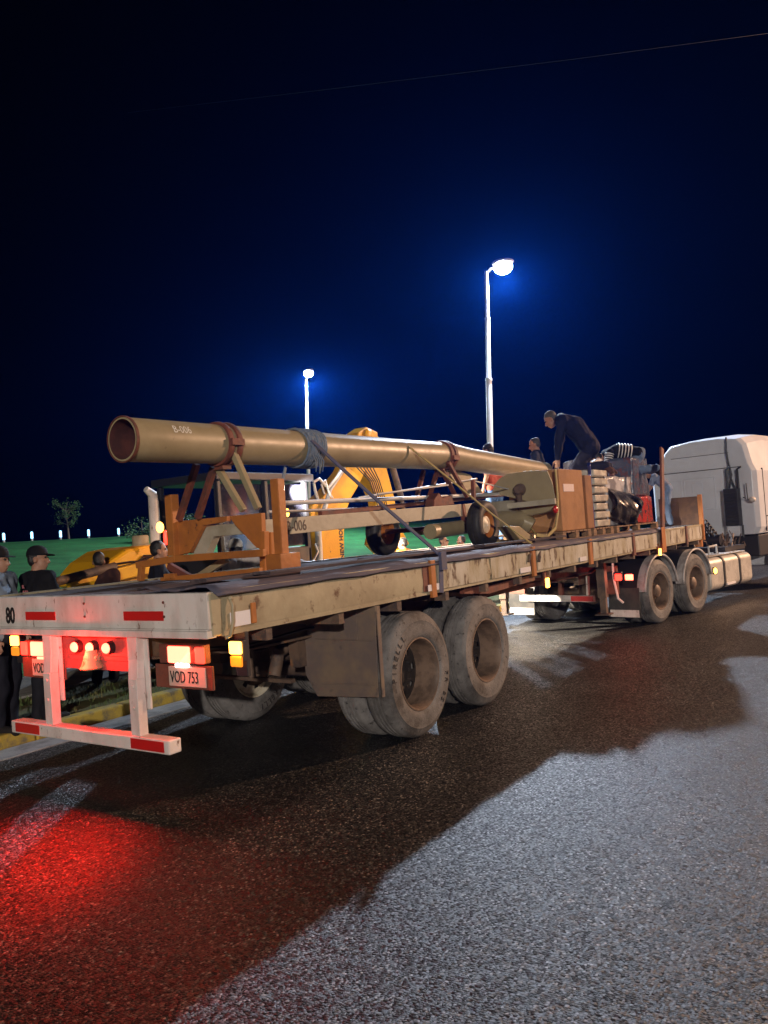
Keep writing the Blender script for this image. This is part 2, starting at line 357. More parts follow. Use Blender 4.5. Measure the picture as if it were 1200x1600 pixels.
for i in range(5200):
    x = rnd.uniform(-.5, 6.5); y = rnd.uniform(3.7, 5.28); hgt = rnd.uniform(.03, .085); a = rnd.uniform(0, 6.28); w = rnd.uniform(.004, .008)
    if noise.noise(Vector((x*1.7, y*2.2, 9))) < -.15 and rnd.random() < .8: continue
    b = Vector((x, y, .09)); d = Vector((math.cos(a), math.sin(a), 0)); tip = b + Vector((rnd.uniform(-.03, .03), rnd.uniform(-.03, .03), hgt))
    v = [gb.bm.verts.new(b-d*w), gb.bm.verts.new(b+d*w), gb.bm.verts.new(tip)]; gb.bm.faces.new(v)
tag(gb.build('grass', m_blade, solid=0, org=(3, 4.5, 0)), 'short rough grass tufts on the verge behind the yellow kerb', 'grass', kind='stuff')

# ------------------------------------------------------------------ wheels
def tyre_mb(X, Z, yo, side, R=.526, w=.26, r0=.292, lugs=False, n=72):
    k = R/.526
    P = [(.283, .055), (.291, .028), (.305, .017), (.318, .012), (.324, .006), (.36, .002), (.40, 0), (.44, .003), (.447, .001), (.452, .005), (.49, .018), (.508, .03), (.519, .041), (.526, .052)]
    P = [(r0 if i < 1 else (r0+.006 if i == 1 else r*k), t) for i, (r, t) in enumerate(P)]
    half = P[:]; tr = []
    for g_ in (.092, .13, .168):
        tr += [(R, g_-.009), (R-.012, g_-.006), (R-.012, g_+.006), (R, g_+.009)]
    prof = half + tr + [(r, w-t) for r, t in half[::-1]]
    def jag(i, kk, r, t):
        if lugs and kk % 2 == 0 and (i in (11, 12, 13) or i in (len(prof)-12, len(prof)-13, len(prof)-14)): return r-.012, t
        return r, t
    m = MB(); m.lathe(prof, (X, yo, Z), (0, side, 0), n=n, jag=jag if lugs else None); return m
def rim_mb(X, Z, yo, side, r0=.292, disc=.19, n=48):
    m = MB(); o = (X, yo, Z); ax = (0, side, 0)
    m.lathe([(r0+.016, .022), (r0+.014, .010), (r0+.004, .009), (r0-.004, .018), (r0-.010, .035), (r0-.018, .06), (r0-.020, disc)], o, ax, n=n)
    return m
def disc_mb(X, Z, yo, side, r0=.292, disc=.19, hub=.10, n=48):
    m = MB(); o = (X, yo, Z)
    m.lathe([(r0-.022, disc-.003), (r0-.03, disc-.004), (.225, disc-.012), (.17, disc-.024), (.145, disc-.026), (.14, disc-.026), (.10, disc-.03), (.098, disc-.03-hub), (.07, disc-.05-hub), (.0, disc-.055-hub)], o, (0, side, 0), n=n)
    kill = []
    for f in m.bm.faces:
        c = f.calc_center_median() - Vector(o); rr = math.hypot(c.x, c.z); k = int(((math.atan2(c.z, c.x)/(2*math.pi)) % 1)*n)
        if .17 < rr < .225 and k % 6 in (0, 1): kill.append(f)
    bmesh.ops.delete(m.bm, geom=kill, context='FACES')
    for k in range(10):
        a = k*math.pi/5; c = Vector((X+.122*math.cos(a), yo, Z+.122*math.sin(a)))
        m.tube([c+Vector((0, side*(disc-.026), 0)), c+Vector((0, side*(disc-.065), 0))], .014, 6)
    return m
def wheel(parent, X, Z, yo, side, R=.526, disc=.19, hub=.10, lugs=False, rmat=None, tmat=None, name='wheel'):
    r = rim_mb(X, Z, yo, side, disc=disc).build(name, rmat or m_rim, parent, smooth=True)
    disc_mb(X, Z, yo, side, disc=disc, hub=hub).build('wheel_disc', rmat or (m_disc if disc > .2 else m_rim), r, smooth=True)
    t = tyre_mb(X, Z, yo, side, R=R, lugs=lugs).build('tyre', tmat or m_rubber, r, smooth=True)
    return r, t
def arc_text(s, X, Z, y, r, centre, size, parent, mat, spread):
    me_all = bmesh.new(); n = len(s)
    for i, ch in enumerate(s):
        if ch == ' ': continue
        th = rad(centre) - (i-(n-1)/2)*spread
        o = Vector((X+r*math.cos(th), y, Z+r*math.sin(th))); up = Vector((math.cos(th), 0, math.sin(th))); right = Vector((math.sin(th), 0, -math.cos(th)))
        me = text_mesh(ch, size, basis(o-up*size*.35, right, up), .003, 'CENTER'); me_all.from_mesh(me)
    me = bpy.data.meshes.new('lettering'); me_all.to_mesh(me); me_all.free(); return link('lettering', me, mat, parent)

# ------------------------------------------------------------------ semi trailer
W, D, RAIL, L = 2.522, 1.458, .281, 12.56
TR = thing('semi_trailer', 'long flatbed semi trailer with cream side rails and a white tail beam numbered 80', 'trailer', (6.3, 1.26, 0))
m = MB()
for i in range(12):
    y0 = .09 + i*(W-.18)/12; m.box((.07, y0+.004, D-.05), (L-.06, y0+(W-.18)/12-.004, D-.008-rnd.random()*.006))
m.build('deck', m_wood, TR)
# near and far side rails: pressed panels between the stake pockets
def rail(y, s, mat_):
    m = MB(); xs = [.10, 2.53, 2.62, 4.66, 4.74, 6.42, 6.5, 8.2, 8.26, 9.76, 9.86, 11.2, 11.3, L-.03]
    m.box((.10, y, D-RAIL+.02), (L-.03, y+s*.02, D-.012))
    m.box((.10, y-s*.012, D-.03), (L-.03, y+s*.09, D))
    m.box((.10, y-s*.004, D-RAIL), (L-.03, y+s*.09, D-RAIL+.022))
    for a, b in zip(xs[::2], xs[1::2]):
        n_ = 14
        m.grid(n_, 3, lambda u, v: (a+.02+(b-a-.04)*u, y-s*(.004+.008*(noise.noise(Vector((a+u*(b-a)*3, v*2, y)))+.5)*(0 < u < 1)*(0 < v < 1)), D-RAIL+.035+v*(RAIL-.075)))
    return m.build('side_rail', mat_, TR, smooth=True)
rail(0, 1, m_cream); rail(W, -1, m_cream)
# brighter, scraped panels let into the near rail
for a, b in ((2.66, 3.62), (3.70, 4.62), (4.80, 6.36), (6.56, 8.16), (8.32, 9.70), (9.92, 11.16), (11.34, 12.38)):
    MB().grid(16, 3, lambda u, v: (a+(b-a)*u, -.016-.006*noise.noise(Vector((a+u*(b-a)*4, v*2, 2))), D-RAIL+.028+v*(RAIL-.062))).build('rail_panel', m_cream_worn, TR, smooth='all')
# rear corner piece with its handle rod
m = MB(); m.prism([(0.0, -.006, D-.005), (.10, -.006, D-.005), (.10, -.006, D-RAIL+.006), (.012, -.006, D-RAIL+.006)], (0, .09, 0)); m.build('corner_cap', m_cream, TR, bevel=.012)
m = MB(); m.tube([(.16, -.02, D-.06), (.165, -.034, D-.10), (.16, -.034, D-.2), (.13, -.03, D-.285), (.10, -.02, D-.29)], .011, 8); m.ball((.16, -.022, D-.055), .016, n=8); m.build('corner_handle', m_cream, TR, smooth='all')
# tail beam
RB = MB(); RB.box((-.012, .0, D-RAIL+.055), (.05, W, D-.004)); RB.box((-.03, .0, D-RAIL), (.05, W, D-RAIL+.045)); RB.box((-.02, .01, D-RAIL+.045), (.05, W-.01, D-RAIL+.055))
RB = RB.build('tail_beam', m_white_paint, TR, bevel=.006)
for (u0, v0, u1, v1) in ((40, 955, 87, 972), (193, 956, 256, 974)):
    a = px(u0, v0, X=-.014); b = px(u1, v1, X=-.014)
    MB().box((-.017, min(a.y, b.y), 1.285), (-.0125, max(a.y, b.y), 1.345)).build('reflector', m_red_reflect, RB)
for y_ in (1.205, .39, 2.44):
    [MB().tube([(-.013, y_, z_), (-.019, y_, z_)], .009, 8).build('bolt', m_rust, RB) for z_ in (1.31, 1.40)]
link('lettering', text_mesh('80', .165, basis(Vector((-.0145, 2.175, 1.262)), (0, -1, 0), (0, 0, 1)), .002, 'LEFT', .72, .004), m_black_paint, RB)
# chassis
for y in (.74, 1.78):
    m = MB(); prof = [(.12, 1.17), (.12, 1.02), (1.0, .93), (8.3, .90), (9.3, 1.07), (12.3, 1.09), (12.3, 1.17)]
    m.prism([(x, y-.012, z) for x, z in prof], (0, .024, 0))
    for (x0, z0), (x1, z1) in zip(prof[1:-1], prof[2:-1]): m.bar((x0, y, z0), (x1, y, z1), .13, .018)
    m.build('chassis_beam', m_chassis, TR)
m = MB()
for i in range(16): m.box((.5+i*.78, .02, 1.09), (.56+i*.78, W-.02, 1.176))
m.build('cross_members', m_chassis, TR)
# axles and springs
X1, X2, RW = 2.359, 3.585, .526
for x in (X1, X2):
    m = MB(); m.tube([(x, .5, RW), (x, W-.5, RW)], .075, 14); m.tube([(x, .44, RW), (x, .60, RW)], .19, 20); m.tube([(x, W-.60, RW), (x, W-.44, RW)], .19, 20)
    for y in (.80, 1.72):
        m.obox((x, y, RW+.09), (.16, .12, .08))
    m.build('axle', m_chassis, TR, smooth=True)
for y in (.80, 1.72):
    m = MB()
    for k in range(7):
        hw = .62-k*.07
        for c in (X1, X2):
            P = [(c+hw*t, y, .70-k*.018+.05*t*t*(hw/.6)) for t in (-1, -.5, 0, .5, 1)]
            for p, q in zip(P, P[1:]): m.bar(p, q, .085, .014)
    for x in (X1-.66, (X1+X2)/2, X2+.66): m.prism([(x-.07, y-.05, 1.0), (x+.07, y-.05, 1.0), (x+.05, y-.05, .68), (x-.05, y-.05, .68)], (0, .10, 0))
    m.build('leaf_spring', m_chassis, TR)
m = MB(); m.tube([(1.55, .95, .62), (1.62, .95, .80), (1.85, .95, .86)], .055, 10); m.tube([(1.75, 1.1, .78), (2.0, 1.1, .76)], .085, 14); m.bar((1.5, .7, .60), (1.5, 1.8, .60), .05, .03); m.tube([(1.5, 1.15, .60), (1.5, 1.15, 1.0)], .03, 8)
m.build('brake_chamber', m_chassis, TR, smooth=True)
m = MB()
for k in range(4): m.tube([(.3, .55+k*.2, 1.05), (.9, .6+k*.16, .98-k*.02), (1.6, .65+k*.15, 1.0), (3.2, .7+k*.1, .98)], .012, 6)
m.build('air_hoses', m_black_paint, TR)
# eight wheels, two each side on both axles
for x, lug in ((X1, False), (X2, True)):
    r, t = wheel(TR, x, RW, .0228, 1, lugs=lug, disc=.235, hub=.0)
    if not lug:
        arc_text('PIRELLI', x, RW, .0215, .415, 153, .082, t, m_rubber_clean, .145)
        arc_text('FR', x, RW, .0215, .415, -13, .07, t, m_rubber_clean, .15); arc_text('85', x, RW, .0215, .415, -38, .07, t, m_rubber_clean, .14)
    wheel(TR, x, RW, .0228+.30, 1, disc=.07, hub=.0)
    wheel(TR, x, RW, W-.0228, -1, lugs=lug, disc=.235, hub=.0)
    r, t = wheel(TR, x, RW, W-.0228-.56, 1, disc=.05, hub=.0, rmat=m_rim_white)
    if not lug: arc_text('PIRELLI', x, RW, W-.0228-.5615, .415, -58, .08, t, m_rubber_clean, .14)
# mud guard plate behind the near wheels, folded round the outside
for y0, sy in ((0.0, 1), (W, -1)):
    m = MB()
    yy = lambda v: y0 + sy*v
    m.prism([(1.74, yy(.015), 1.17), (1.74, yy(.73), 1.12), (1.74, yy(.80), 1.03), (1.74, yy(.77), .60), (1.74, yy(.66), .43), (1.74, yy(.05), .455)], (.012, 0, 0))
    m.prism([(1.752, yy(.012), 1.17), (1.752, yy(.012), .455), (1.79, yy(.012), .455), (1.80, yy(.012), 1.17)], (0, sy*.010, 0))
    m.bar((1.733, yy(.06), .555), (1.733, yy(.60), .54), .008, .012); m.bar((1.733, yy(.06), .90), (1.733, yy(.64), .905), .006, .008)
    m.bar((1.733, yy(.20), .90), (1.733, yy(.20), 1.15), .006, .01)
    m.build('mud_guard', m_flap, TR, bevel=.003)
# stake pockets and short posts on the near rail
def pocket(u, z0=D-RAIL-.03, z1=D+.01, w=.085, mt=None, xx=None, name='stake_pocket'):
    x = xx if xx is not None else px(u, 900, Y=-.03).x
    MB().box((x-w/2, -.035, z0), (x+w/2, -.004, z1)).build(name, mt or m_orange, TR, bevel=.004)
    MB().box((x-w/2-.10, -.012, D-RAIL+.03), (x-w/2-.004, -.0045, D-.03)).build('stake_shadow', m_rust, TR)  # dark strip standing in for the shadow the pocket casts on the rail
    return x
for x, w_, mt_ in ((2.575, .075, m_orange), (4.70, .075, m_orange), (6.45, .10, m_orange), (8.22, .09, m_rust), (11.24, .10, m_rust)): pocket(0, xx=x, w=w_, mt=mt_)
MB().box((.345, -.02, D-.235), (.385, -.004, D-.105)).build('latch', m_orange, TR, bevel=.004)
MB().box((.165, -.0175, D-.235), (.33, -.0045, D-.145)).build('side_reflector', m_white_reflect, TR)
for u, v, w_ in ((680, 919, .22), (822, 893, .26), (912, 876, .22)):
    p = px(u, v, Y=-.03); MB().box((p.x-w_/2, -.0285, D-RAIL+.03), (p.x+w_/2, -.025, D-RAIL+.085)).build('side_reflector', m_white_reflect, TR)
# tall stake near the front with its amber lamp, and the low headboard
xs_ = px(1033, 780, Y=-.05).x
p, q = px(1034, 701, Y=-.05), px(1036, 862, Y=-.05); p.z = 2.78
MB().bar(q, p, .035, .14, (1, 0, 0)).build('tall_stake', m_rust, TR, bevel=.005)
MB().box((q.x-.10, -.082, 1.10), (q.x+.10, -.0755, 1.50)).build('stake_pocket', m_orange, TR, bevel=.004)
MB().box((12.44, .03, D), (12.48, .75, 1.99)).build('headboard', m_board, TR, bevel=.004)
MB().box((12.43, -.045, 1.16), (12.50, .028, 2.02)).build('headboard_post', m_orange, TR, bevel=.004)
# underrun bumper on two cranked arms
for y, k in ((1.68, 0), (.73, 1)):
    m = MB(); m.bar((.02, y, 1.18), (.02, y, 1.02), .10, .06, (1, 0, 0)); m.bar((.02, y, 1.03), (-.0, y-.015, .90), .095, .06, (1, 0, 0)); m.bar((0, y-.015, .91), (-.0, y-.015, .54), .085, .07, (1, 0, 0)); m.box((.045, y-.085, .70), (.06, y+.03, 1.17))
    for z in (.72, .86): m.tube([(-.035, y-.02, z), (-.045, y-.02, z)], .012, 8)
    m.build('bumper_arm', m_white_paint, TR, bevel=.004)
BP = MB().box((-.055, .375, .455), (.045, 2.12, .545)).build('bumper', m_white_paint, TR, bevel=.008)
for y0, y1 in ((.42, .74), (1.76, 2.06)): MB().box((-.059, y0, .468), (-.0555, y1, .534)).build('reflector', m_red_reflect, BP)
# hitch plate with the triple stop lamp, hook and bell
m = MB(); m.box((.075, .80, .93), (.10, 1.68, 1.17)); m.box((.06, .84, 1.0), (.075, 1.52, 1.03)); m.build('hitch_plate', m_red_lit, TR, bevel=.003)
m = MB(); m.lathe([(.075, 0), (.085, -.01), (.07, -.03), (.045, -.10), (.04, -.13)], (.03, 1.22, .945), (0, 0, -1), n=24); m.box((.0, 1.19, .945), (.075, 1.25, 1.05)); m.tube([(.03, 1.15, 1.02), (.03, 1.29, 1.02)], .02, 8)
m.build('tow_hitch', m_cream, TR, smooth=True)
for y in (1.41, 1.235, 1.055):
    b = MB().tube([(.03, y, 1.09), (.074, y, 1.09)], .045, 16).build('stop_lamp', m_black_paint, TR, smooth=True)
    MB().ball((.03, y, 1.09), (.022, .042, .036), n=10).build('lens', m_hot_on, b, smooth='all')
# lamp clusters with number plates, left and right
for yc, s in ((.34, 1), (1.86, -1)):
    b = MB().box((.05, yc-.20, 1.005), (.12, yc+.20, 1.125)).build('tail_lamp', m_rust, TR, bevel=.006)
    MB().box((.03, yc-.10, 1.012), (.049, yc+.10, 1.118)).build('lens', m_hot_on, b, bevel=.012)
    MB().box((.032, yc-s*.19-.04, 1.015), (.049, yc-s*.19+.04, 1.115)).build('lens', m_red_on, b, bevel=.01)
    pl = MB().box((.07, yc-.26, .845), (.085, yc+.27, .995)).build('number_plate', m_rust, TR, bevel=.004)
    fr = MB().box((.062, yc-.205, .86), (.0695, yc+.135, .985)).build('plate_face', M('plate_face_%d' % s, (.50, .42, .36), .4), pl, bevel=.004)
    for w_, y_ in (('VOD', .118), ('753', -.045)): link('lettering', text_mesh(w_, .105, basis(Vector((.0605, yc+y_, .885)), (0, -1, 0), (0, 0, 1)), .002, 'LEFT', .62), m_black_paint, pl)
    MB().box((.058, yc-.05, .985), (.075, yc+.06, 1.003)).build('plate_lamp', m_white_on if s == 1 else m_hot_on, pl)
# amber lamps on the trailer's flanks
for y in (.03, W-.03):
    b = MB().box((.27, y-.05, .90), (.30, y+.05, 1.18)).box((.24, y-.055, 1.0), (.27, y+.055, 1.13)).build('marker_lamp', m_cab_dark, TR, bevel=.004)
    MB().box((.215, y-.05, 1.045), (.24, y+.05, 1.125)).build('lens', m_amber_on, b, bevel=.01)
    MB().box((.22, y-.05, .965), (.24, y+.05, 1.035)).build('lens', m_amber_off, b, bevel=.01)
for p in (px(855, 910, Y=.03), px(1031, 862, Y=-.04)):
    b = MB().box((p.x-.03, p.y+.012, p.z-.04), (p.x+.03, p.y+.04, p.z+.13)).build('marker_lamp', m_rust, TR, bevel=.004)
    MB().box((p.x-.035, p.y-.02, p.z-.06), (p.x+.035, p.y+.011, p.z+.05)).build('lens', m_amber_on, b, bevel=.012)
# bent guard tubes under the rail and the landing legs
m = MB(); a, b = px(722, 922, Y=.12), px(757, 928, Y=.12)
m.bar(px(722, 922, Y=.12), px(762, 922, Y=.12), .05, .07); m.bar(px(760, 922, Y=.12), px(832, 902, Y=.12), .05, .07); m.bar(px(745, 931, Y=.4), px(850, 910, Y=.4), .06, .05)
m.build('side_guard', m_rust, TR)
for y in (.45, 2.05):
    m = MB(); m.box((8.05, y-.06, .55), (8.17, y+.06, 1.17)); m.box((8.07, y-.045, .32), (8.15, y+.045, .55)); m.box((8.0, y-.10, .30), (8.22, y+.10, .32)); m.build('landing_leg', m_chassis, TR, bevel=.004)
# red light thrown by the tail lamps
lamp('stop_lamp_light', 'SPOT', (-.02, 1.23, 1.075), 520, (1.0, .008, .003), .06, (-.62, 1.0, 0), 78, 1.0)
lamp('tail_lamp_light', 'AREA', (.0, .30, 1.06), 5, (1.0, .05, .025), .24, (-1.0, -.9, -.4))
lamp('hitch_glow', 'POINT', (-.06, 1.23, 1.05), 22, (1.0, .02, .01), .04)
lamp('arm_glow', 'POINT', (-.06, 2.02, 1.05), 4, (1.0, .05, .02), .03)
lamp('marker_glow', 'POINT', (.17, .0, 1.08), 2.2, (1.0, .42, .07), .03)
# ------------------------------------------------------------------ grain auger lying on the deck
AG = thing('grain_auger', 'tan steel auger tube on an orange wheeled frame, lashed to the trailer deck', 'grain auger', (4.3, 1.26, D))
def z2(u, v): return 150+u/3.4286, 620+v/3.4286          # pixel of the enlarged view of the frame
def pz(u, v, X): return px(*z2(u, v), X=X)
A0, A1, A2 = Vector((.43, 1.26, 2.562)), Vector((5.20, 1.26, 2.615)), Vector((8.2, 1.26, 2.485))
def along(t): return A0.lerp(A1, t)
ax = (A1-A0).normalized()
tb = MB().lathe([(.150, .0), (.163, .0), (.165, .01)]+[(.165, .4*i) for i in range(1, 12)]+[(.165, (A1-A0).length)], A0, ax, n=40).build('auger_tube', m_tan_pipe, AG, smooth=True)
MB().lathe([(.150, .0), (.150, 2.5), (.01, 2.5)], A0, ax, n=40).build('tube_bore', m_pipe_in, tb, smooth=True)
MB().lathe([(.168, -.004), (.174, -.004), (.174, .02), (.166, .02)], A0, ax, n=40).build('tube_rim', m_rust, tb, smooth=True)
me = text_mesh('B-006', .095, Matrix.Identity(4), .0, 'LEFT', .8)
for v in me.vertices:                                  # painted round the tube
    f = .30 + v.co.y/.166; v.co = A0 + ax*(.36+v.co.x) + Vector((0, -math.cos(f)*.1672, math.sin(f)*.1672))
link('lettering', me, M('chalk_white', (.75, .72, .66), .8), tb)
a2 = (A2-A1).normalized(); l2 = (A2-A1).length
MB().lathe([(.165, 0), (.166, .12), (.150, .5), (.145, l2), (.10, l2+.02), (.0, l2+.02)], A1, a2, n=36).build('discharge_tube', m_tan_pipe, AG, smooth=True)
for t, w in ((1.0, .05), (4.69, .06)):
    c = A0+ax*t
    m = MB()
    for k in (-1, 1): m.lathe([(.165, -w/2+k*.05), (.185, -w/2+k*.05), (.19, k*.05), (.185, w/2+k*.05), (.165, w/2+k*.05)], c, ax, n=36)
    m.box((c.x-.07, 1.26-.205, 2.545), (c.x+.07, 1.26-.178, 2.60)); m.box((c.x-.05, 1.26-.05, 2.36), (c.x+.05, 1.26+.05, 2.41))
    m.build('clamp_ring', m_rust, AG, smooth=True)
# rear A-frame legs
for a, b in (((540, 360), (445, 660)), ((632, 378), (545, 650)), ((652, 378), (790, 610)), ((715, 250), (870, 600))):
    MB().bar(pz(*a, 1.44), pz(*b, 1.47), .05, .05, (1, 0, 0)).build('frame_leg', m_rust if a[0] < 640 else m_tan_pipe, AG, bevel=.004)
# orange cradle frame
def plate(pts, X, th=.05): return MB().prism([pz(u, v, X) for u, v in pts], (th, 0, 0))
plate([(425, 668), (700, 640), (700, 668), (572, 690), (500, 835), (430, 852)], 1.50).build('gusset_plate', m_orange, AG, bevel=.004)
plate([(712, 640), (885, 622), (892, 818), (858, 808), (738, 680)], 1.50).build('gusset_plate', m_orange, AG, bevel=.004)
plate([(492, 838), (556, 692), (735, 680), (800, 735), (628, 750), (585, 850)], 1.56, .09).build('axle_bridge', m_beam_grey, AG, bevel=.005)
def sbar(a, b, X, w=.06, h=.06, mt=None, name='frame_rail'): return MB().bar(pz(*a, X), pz(*b, X), w, h, (1, 0, 0)).build(name, mt or m_orange, AG, bevel=.005)
sbar((222, 902), (430, 868), 1.42, .06, .045); sbar((430, 868), (905, 835), 1.42, .06, .045); sbar((355, 985), (885, 935), 1.44, .06, .045)
sbar((392, 905), (530, 985), 1.46, .06, .05, m_rust); sbar((520, 985), (700, 870), 1.62, .06, .05, m_tan_pipe); sbar((245, 905), (240, 985), 1.40, .05, .05)
sbar((900, 720), (905, 960), 1.52, .06, .06); sbar((935, 725), (945, 940), 1.60, .06, .06)
for (u, v), (u2, v2), w in (((385, 525), (405, 852), .085), ((952, 440), (984, 925), .075)):
    p, q = pz(u, v, 1.45), pz(u2, v2, 1.45); m = MB()
    m.bar(p, q, w, .012, (1, 0, 0)); m.bar(p+Vector((.04, w*.48, 0)), q+Vector((.04, w*.48, 0)), .01, .08, (1, 0, 0)); m.bar(p+Vector((.04, -w*.48, 0)), q+Vector((.04, -w*.48, 0)), .01, .08, (1, 0, 0))
    m.build('upright', m_orange, AG, bevel=.003)
sbar((985, 450), (1018, 925), 1.53, .02, .03, m_beam_grey, 'upright_edge'); sbar((405, 540), (440, 845), 1.53, .02, .03, m_beam_grey, 'upright_edge')
MB().box((1.36, .62, D+.002), (1.60, .78, D+.17)).build('foot_block', m_orange, AG, bevel=.006)
MB().box((1.40, 1.92, D+.002), (1.58, 2.06, D+.05)).build('foot_block', m_orange, AG, bevel=.006)
# long pale beam marked B-006 with rods above it
b0, b1 = px(408, 826, Y=1.0), px(868, 784, Y=1.0)
bm_ = MB().bar(b0, b1, .07, .145).build('long_beam', m_beam_grey, AG, bevel=.006)
d = (b1-b0).normalized(); o = px(448, 831, Y=.962)
link('lettering', text_mesh('B-006', .135, basis(o, d, (0, 0, 1)), .001, 'LEFT', .85), m_chassis, bm_)
MB().bar(px(655, 830, Y=1.55), px(760, 812, Y=1.55), .08, .10).build('lower_beam', m_tan_pipe, AG, bevel=.006)
MB().bar(px(500, 803, Y=1.3), px(870, 764, Y=1.2), .05, .05).build('red_beam', m_rust, AG, bevel=.004)
for a, b, Y, r, mt in (((440, 786), (700, 776), 1.15, .022, m_galv), ((690, 776), (800, 771), 1.15, .022, m_galv), ((560, 778), (745, 748), 1.3, .012, m_galv), ((590, 772), (700, 758), 1.0, .010, m_galv), ((735, 750), (868, 782), 1.0, .009, m_galv), ((420, 800), (560, 795), 1.4, .014, m_galv)):
    MB().tube([px(*a, Y=Y), px(*b, Y=Y)], r, 8).build('tie_rod', mt, AG, smooth=True)
# second A-frame
for a, b, Y, mt in (((684, 733), (667, 790), 1.35, m_rust), ((662, 735), (650, 782), 1.5, m_rust), ((690, 733), (712, 776), 1.2, m_rust), ((700, 722), (730, 776), 1.1, m_rust), ((739, 750), (740, 780), .95, m_rust)):
    MB().bar(px(*a, Y=Y), px(*b, Y=Y), .045, .045).build('frame_leg', mt, AG, bevel=.003)
MB().prism([px(u, v, Y=1.32) for u, v in ((697, 735), (712, 733), (735, 742), (755, 770), (727, 772))], (0, .02, 0)).build('gusset_plate', m_tan_pipe, AG, bevel=.003)
MB().prism([px(u, v, Y=1.0) for u, v in ((679, 780), (686, 770), (692, 778), (706, 774), (710, 788), (678, 792))], (0, .12, 0)).build('bracket', m_rust, AG, bevel=.004)
# transport wheels
def small_wheel(c, R, yo, side, rmat):
    w = MB(); k = R/.526
    w.lathe([(.17, .02), (.165, .03), (.155, .06), (.15, .10), (.12, .095), (.05, .085), (.045, .05), (.0, .045)], (c.x, yo, c.z), (0, side, 0), n=32)
    for q in range(5):
        a = q*2*math.pi/5; w.tube([Vector((c.x+.08*math.cos(a), yo+side*.09, c.z+.08*math.sin(a))), Vector((c.x+.08*math.cos(a), yo+side*.075, c.z+.08*math.sin(a)))], .012, 6)
    w = w.build('wheel', rmat, AG, smooth=True)
    MB().lathe([(.155, .03), (.165, .012), (.19, .004), (.23, 0), (R-.03, .012), (R-.008, .03), (R, .05), (R, .085), (R-.006, .088), (R-.006, .1), (R, .103), (R, .14), (R-.008, .16), (R-.03, .178), (.23, .19), (.165, .178)], (c.x, yo, c.z), (0, side, 0), n=44).build('tyre', m_rubber_clean, w, smooth=True)
wn = px(757, 823, Y=.7); wn.z = D+.285
small_wheel(wn, .285, .62, 1, m_orange); 
MB().lathe([(.0, .04), (.03, .04), (.055, .055), (.10, .06), (.105, .08)], (wn.x, .615, wn.z), (0, 1, 0), n=24).build('hub_plate', m_rim_white, AG, smooth=True)
wf = px(599, 842, Y=1.9); small_wheel(Vector((wf.x, 0, D+.285)), .285, 1.80, 1, m_orange)
MB().tube([(wn.x, .7, wn.z), (wn.x, 1.4, wn.z+.02)], .03, 8).tube([(wf.x, 1.3, D+.285), (wf.x, 1.85, D+.285)], .03, 8).bar((wn.x, .95, wn.z), (wn.x, .98, 2.0), .06, .05).build('stub_axle', m_rust, AG, smooth=True)
# flared intake pan with its spoked hub
pan = [(769, 770), (772, 758), (780, 748), (792, 741), (808, 738), (835, 735), (855, 736), (862, 752), (868, 780), (867, 789), (850, 790)]
MB().prism([px(u, v, X=6.34) for u, v in pan], (.02, 0, 0)).build('intake_pan', m_tan_pipe, AG, bevel=.004)
MB().prism([px(u, v, X=6.28) for u, v in ((806, 798), (868, 790), (862, 797), (848, 802), (828, 806), (812, 803))], (.15, 0, 0)).build('pan_bowl', m_tan_pipe, AG, bevel=.02)
hc = px(811, 765, X=6.27)
m = MB().lathe([(.0, -.05), (.05, -.05), (.07, -.02), (.08, .04)], hc, (1, 0, 0), n=20); m.bar(hc+Vector((0, .0, -.02)), hc+Vector((0, 0, -.20)), .05, .05); m.build('hub_gear', m_chassis, AG, smooth=True)
MB().bar(px(775, 793, X=6.24), px(868, 783, X=6.24), .05, .07).build('pan_bar', m_beam_grey, AG, bevel=.004)
# lower tube that bends down to the spout at the deck's edge
P = [px(672, 831, Y=1.0), px(720, 824, Y=1.0), px(785, 813, Y=.95), px(812, 812, Y=.85), px(832, 822, Y=.7)]
MB().tube(P, [.085, .085, .12, .125, .10], 20).build('lower_tube', m_tan_pipe, AG, smooth=True)
MB().prism([px(u, v, Y=.35) for u, v in ((795, 822), (812, 822), (832, 838), (843, 856), (838, 860), (818, 850))], (0, .16, 0)).build('spout', m_tan_pipe, AG, bevel=.01)
m = MB(); m.tube([px(843, 857, Y=.02), px(843, 870, Y=-.035), px(842, 878, Y=-.03)], .018, 7); m.tube([px(830, 862, Y=.02), px(828, 868, Y=-.035), px(826, 878, Y=-.03)], .014, 7); m.build('spout_hook', m_chassis, AG, smooth=True)

# ------------------------------------------------------------------ lashings
c = px(475, 702, Y=1.26); cp = A0+ax*(c.x-A0.x)
m = MB()
for k in range(11):
    x0 = -.14+k*.026; tl = rnd.uniform(-.03, .03); P = []
    for i in range(25):
        a = 2*math.pi*i/24; r = .172+.012*rnd.random()
        P.append(cp+Vector((x0+tl*math.sin(a)+.008*math.sin(3*a), r*math.cos(a), r*math.sin(a))))
    m.tube(P, .012, 6, caps=False)
for k in range(5):
    q = cp+Vector((-.08+k*.03, -.16, -.06)); m.tube([q, q+Vector((.01, -.03, -.08)), q+Vector((rnd.uniform(-.05, .05), -.02, -.16-.04*rnd.random()))], .007, 5)
tag(m.build('rope_wrap', m_blue_rope, smooth='all'), 'frayed blue rope wound many times round the tan tube', 'rope')
def ribbon(P, w, th, wd):
    m = MB()
    for p, q in zip(P, P[1:]): m.bar(p, q, w, th, wd)
    return m
P = [px(487, 688, Y=1.085), px(560, 752, Y=.82), px(620, 806, Y=.52), px(672, 852, Y=.2), px(690, 868, Y=.0)]
P = [P[0].lerp(px(689, 868, Y=-.02), t) for t in (0, .25, .5, .75, 1)]
